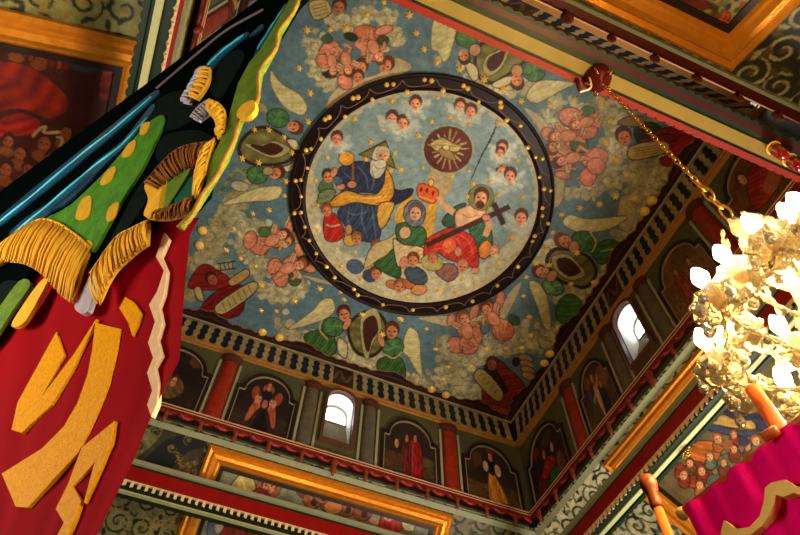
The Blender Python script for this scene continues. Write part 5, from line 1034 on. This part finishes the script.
pb = MB(); pb.tube([px_, px_ + EZ * (p[2] - .10)], .0125, 12); pb.build('shaft', WOODO, t, smooth=True)
kb = MB(); kb.lathe(px_ + EZ * (p[2] - .10), [(.014, 0), (.017, .01), (.014, .05), (.020, .06), (.0235, .08), (.020, .098), (.008, .108)], 14); kb.build('knob', WOODB, t, smooth=True)

# ------------------------------------------------------------------ chandelier on its chain
hook = on_plane(597, 78, np.array([0, 0, 1.6 + .599 * K]), EZ)
ax = np.array([hook[0], hook[1], 0]); ztop = 1.6 + 1.86
BRASS = mat('polished_brass', (220, 160, 70), .22, .9, .2, 20)
def crystal_mat():
    m = bpy.data.materials.new('cut_crystal'); m.use_nodes = True; nt = m.node_tree; b = nt.nodes['Principled BSDF']
    b.inputs['Base Color'].default_value = (1, .88, .54, 1); b.inputs['Roughness'].default_value = .12; b.inputs['Transmission Weight'].default_value = .78; b.inputs['IOR'].default_value = 1.45
    nz = nt.nodes.new('ShaderNodeTexNoise'); nz.inputs['Scale'].default_value = 70; tc = nt.nodes.new('ShaderNodeTexCoord'); nt.links.new(tc.outputs['Object'], nz.inputs['Vector'])
    bp = nt.nodes.new('ShaderNodeBump'); bp.inputs['Strength'].default_value = .5; bp.inputs['Distance'].default_value = .004; nt.links.new(nz.outputs['Fac'], bp.inputs['Height']); nt.links.new(bp.outputs['Normal'], b.inputs['Normal'])
    return m
CRYSTAL = crystal_mat()
BULB = mat('bulb_glow', (255, 220, 150), .5, emit=((1.0, .66, .26), BULB_POWER))
SLEEVE = mat('candle_sleeve', (236, 206, 190), .5, 0, .08)
cha = thing('chandelier', 'lit crystal chandelier with candle bulbs hanging on a brass chain from the yellow beam', 'chandelier', ax + EZ * (1.6 + 1.15))
mb = MB(); mb.lathe(hook + EZ * 0, [(.075, .0), (.078, -.012), (.070, -.04), (.050, -.065), (.022, -.078), (.010, -.09)], 18); mb.build('canopy', mat('red_enamel', (78, 18, 8), .3, .2, .2, 10), cha, smooth=True)
mb = MB()
zz = hook[2] - .085; k = 0
while zz > ztop + .02:                                            # oval links, turned against each other
    L = .046 if zz - ztop > .3 else .075; a = np.array([.009, 0, 0]) if k % 2 else np.array([0, .009, 0]); a = a * (L / .046)
    c = ax + EZ * (zz - L * .5); mb.tube([c + a * math.cos(q) + EZ * L * .62 * math.sin(q) for q in np.linspace(0, 2 * math.pi, 10, endpoint=False)], .0031 * (L / .046) ** .6, 5, closed=True); zz -= L * .95; k += 1
mb.build('chain', BRASS, cha, smooth=True)
for da in (0.2, 1.4, 2.6, 3.8, 5.0):
    mb = MB(); c = hook + np.array([math.cos(da), math.sin(da), 0]) * .05 - EZ * .05
    mb.tube([c + np.array([math.cos(da) * .03 * math.sin(q), math.sin(da) * .03 * math.sin(q), -.05 * (1 - math.cos(q)) * .5]) for q in np.linspace(0, 3, 8)], .006, 6); mb.build('canopy_hook', BRASS, cha, smooth=True)
mb = MB(); mb.lathe(ax + EZ * (1.6 + 1.05), [(.010, .02), (.045, .04), (.060, .08), (.030, .12), (.022, .18), (.055, .22), (.070, .27), (.035, .32), (.020, .40), (.045, .46), (.055, .50), (.022, .56), (.016, .70), (.03, .74), (.012, .80)], 16); mb.build('stem', CRYSTAL, cha, smooth=True)
ARMS = [(-156, .285, 1.41), (-134, .285, 1.41), (168, .29, 1.405), (127, .272, 1.40), (96, .27, 1.41), (62, .28, 1.41), (30, .285, 1.41), (0, .285, 1.41), (-30, .285, 1.41), (-60, .285, 1.41), (-86, .285, 1.41), (-110, .285, 1.41), (174, .187, 1.53), (112, .187, 1.53), (54, .187, 1.53), (-6, .187, 1.53), (-66, .187, 1.53), (-126, .187, 1.53)]
protos = {}
def part(name, mbs, m, p, rot=None, scale=None, smooth=True, par=None):
    """first of a kind is built, the others are copies of it"""
    key = name
    if key not in protos:
        b = mbs(); protos[key] = obj(name, np.array(b.V) + p, b.F, m, par or cha, smooth=smooth, origin=p); o = protos[key]
    else: o = dup(protos[key], parent=par or cha, loc=p)
    if rot: o.rotation_euler = rot
    if scale: o.scale = (scale,) * 3
    return o
def bulb_mb(): return MB().lathe((0, 0, 0), [(.010, -.032), (.018, -.018), (.022, 0), (.016, .020), (.008, .038), (.001, .048)], 12)
def sleeve_mb(): return MB().lathe((0, 0, 0), [(.0145, -.125), (.014, -.030), (.010, -.027)], 12)
def dish_mb():
    b = MB(); n = 20; prof = [(.012, -.010), (.040, -.006), (.062, .010), (.068, .022), (.064, .024), (.045, .004), (.012, 0)]; V = []
    for i, (r, h) in enumerate(prof):
        for j in range(n):
            a = 2 * math.pi * j / n; sc_ = 1 + (.07 * math.cos(a * 10) if 1 < i < 5 else 0); V.append((r * sc_ * math.cos(a), r * sc_ * math.sin(a), h))
    F = [(i * n + j, i * n + (j + 1) % n, (i + 1) * n + (j + 1) % n, (i + 1) * n + j) for i in range(len(prof) - 1) for j in range(n)] + [tuple(range(n))[::-1], tuple((len(prof) - 1) * n + j for j in range(n))]
    return b.add(V, F)
def drop_mb():
    b = MB(); b.lathe((0, 0, 0), [(.001, 0), (.0035, -.004), (.003, -.010), (.008, -.020), (.0125, -.032), (.012, -.041), (.006, -.048), (.001, -.050)], 8); b.tube([np.array([.003 * math.cos(q), 0, .003 + .003 * math.sin(q)]) for q in np.linspace(0, 6.28, 7)[:-1]], .0008, 4, closed=True); return b
for a, r, zb in ARMS:
    a = math.radians(a); d = np.array([math.cos(a), math.sin(a), 0]); b = ax + d * r + EZ * (1.6 + zb)
    sl = part('candle_sleeve', sleeve_mb, SLEEVE, b); part('bulb', bulb_mb, BULB, b, par=sl); dd = part('drip_dish', dish_mb, CRYSTAL, b - EZ * .138, smooth=False)
    c = b - EZ * .152; h0 = 1.6 + (1.20 if r > .2 else 1.36); inner = ax + d * .03 + EZ * h0
    P = [inner, inner + d * (r * .30) - EZ * .075, c - d * (r * .25) - EZ * .085, c - d * .012 - EZ * .035, c]
    mb = MB(); Q = smooth_open(P, 7); mb.tube(Q, [.0065 + .002 * math.sin(i * 1.5) for i in range(len(Q))], 8); mb.build('arm', CRYSTAL, cha, smooth=True)
    for k in range(5 if r > .2 else 3):
        t_ = a + 2 * math.pi * k / (5 if r > .2 else 3); part('crystal_drop', drop_mb, CRYSTAL, b - EZ * .125 + np.array([math.cos(t_), math.sin(t_), 0]) * .062, rot=(0, 0, t_), scale=random.uniform(.9, 1.15), smooth=False, par=dd)
def beads(name, path):                                             # a string of cut beads
    Q = []; rr_ = []
    for i in range(len(path) - 1):
        for k in range(4): Q.append(path[i] + (path[i + 1] - path[i]) * k / 4); rr_.append((.0015, .006, .0075, .006)[k])
    MB().tube(Q, rr_, 6).build(name, CRYSTAL, cha)
lo = [(math.radians(a), r, zb) for a, r, zb in sorted(ARMS[:12])]
for i in range(12):
    a0, r0_, z0_ = lo[i]; a1, r1_, z1_ = lo[(i + 1) % 12]; a1 = a1 if a1 > a0 else a1 + 2 * math.pi; P = []
    for k in range(10):
        f = k / 9; a = a0 + (a1 - a0) * f; r = (r0_ + (r1_ - r0_) * f) * .97; z = 1.6 + z0_ + (z1_ - z0_) * f - .11 - .075 * math.sin(math.pi * f)
        P.append(ax + np.array([math.cos(a) * r, math.sin(a) * r, z]))
    beads('bead_swag', P)
for i in range(8):
    a = math.radians(i * 45 + 10); P = []
    for k in range(13):
        f = k / 12; r = .05 + (.19 - .05) * f ** .8; P.append(ax + np.array([math.cos(a) * r, math.sin(a) * r, 1.6 + 1.80 - .36 * math.sin(f * 1.57)]))
    beads('bead_string', P)
mb = MB(); mb.lathe(ax + EZ * (1.6 + 1.04), [(.001, -.06), (.02, -.045), (.03, -.02), (.022, .005), (.008, .02)], 10); mb.build('bottom_ball', CRYSTAL, cha)

# ------------------------------------------------------------------ small things on the beams
REDGLASS = mat('red_glass', (150, 10, 14), .15, 0, .2, 8, trans=.35)
for i, (x, y, lab) in enumerate([(771, 146, 'red glass hanging lamp with gilt rim under the yellow beam, left of the pair'), (787, 158, 'red glass hanging lamp with gilt rim under the yellow beam, right of the pair')]):
    p = on_plane(x, y, np.array([0, 0, 1.6 + .5985 * K]), EZ); p[2] = 1.6 + .599 * K
    t = thing('hanging_lamp', lab, 'lamp', p, 'red glass lamps under the yellow beam')
    mb = MB(); mb.lathe(p - EZ * .035, [(.034, 0), (.036, -.03), (.034, -.10), (.030, -.12), (.016, -.128)], 14); mb.build('red_cup', REDGLASS, t, smooth=True)
    mb = MB(); mb.tube([p - EZ * .034 + np.array([math.cos(q), math.sin(q), 0]) * .037 for q in np.linspace(0, 2 * math.pi, 16, endpoint=False)], .006, 6, closed=True); mb.build('rim', GOLD, t, smooth=True)
    mb = MB(); mb.tube([p, p - EZ * .03], .004, 6)
    for q in (0, 2.1, 4.2): mb.tube([p - EZ * .004, p - EZ * .034 + np.array([math.cos(q), math.sin(q), 0]) * .037], .0025, 5)
    mb.build('hanger', BRASS, t)
p = on_plane(577, 80, np.array([0, 0, 1.6 + .5985 * K]), EZ); p[2] = 1.6 + .599 * K; e = at_h(580, 92, .575 * K)
t = thing('beam_hook', 'small dark peg with a pale cord under the yellow beam left of the chain canopy', 'hook', p)
mb = MB(); mb.tube([p + EZ * .002, p + (e - p) * .5, e], [.014, .012, .009], 8); mb.build('peg', mat('peg_dark', (84, 30, 20), .4), t, smooth=True)
mb = MB(); mb.tube(smooth_open([hook - EZ * .03 + np.array([-.06, 0, 0]), (hook + e) / 2 - EZ * .05, e]), .006, 6); mb.build('cord', mat('pale_cord', (206, 184, 160), .6), t, smooth=True)
wf_right = wf('right', 0, .599, DIN['right'] - .02)
p = on_plane(684, 449, np.array([0, 0, wf_right[2]]), EZ); p[2] = 1.6 + .5993 * K
t = thing('gilt_hook', 'small shiny gilt wire hook under the right red beam', 'hook', p)
mb = MB(); mb.tube([p + EZ * .001, p - EZ * .03], .005, 6); mb.tube([p - EZ * .055 + np.array([0, math.cos(q) * .045, math.sin(q) * .03]) for q in np.linspace(0, 5.2, 16)], .005, 6); mb.build('wire_loop', BRASS, t, smooth=True)
mb = MB()
for k in range(5): mb.lathe(p - EZ * (.03 + .012 * k) + np.array([.0, -.05 + .018 * k, 0]), [(.001, -.008), (.009, 0), (.001, .008)], 8)
mb.build('bead_cluster', GOLD, t)
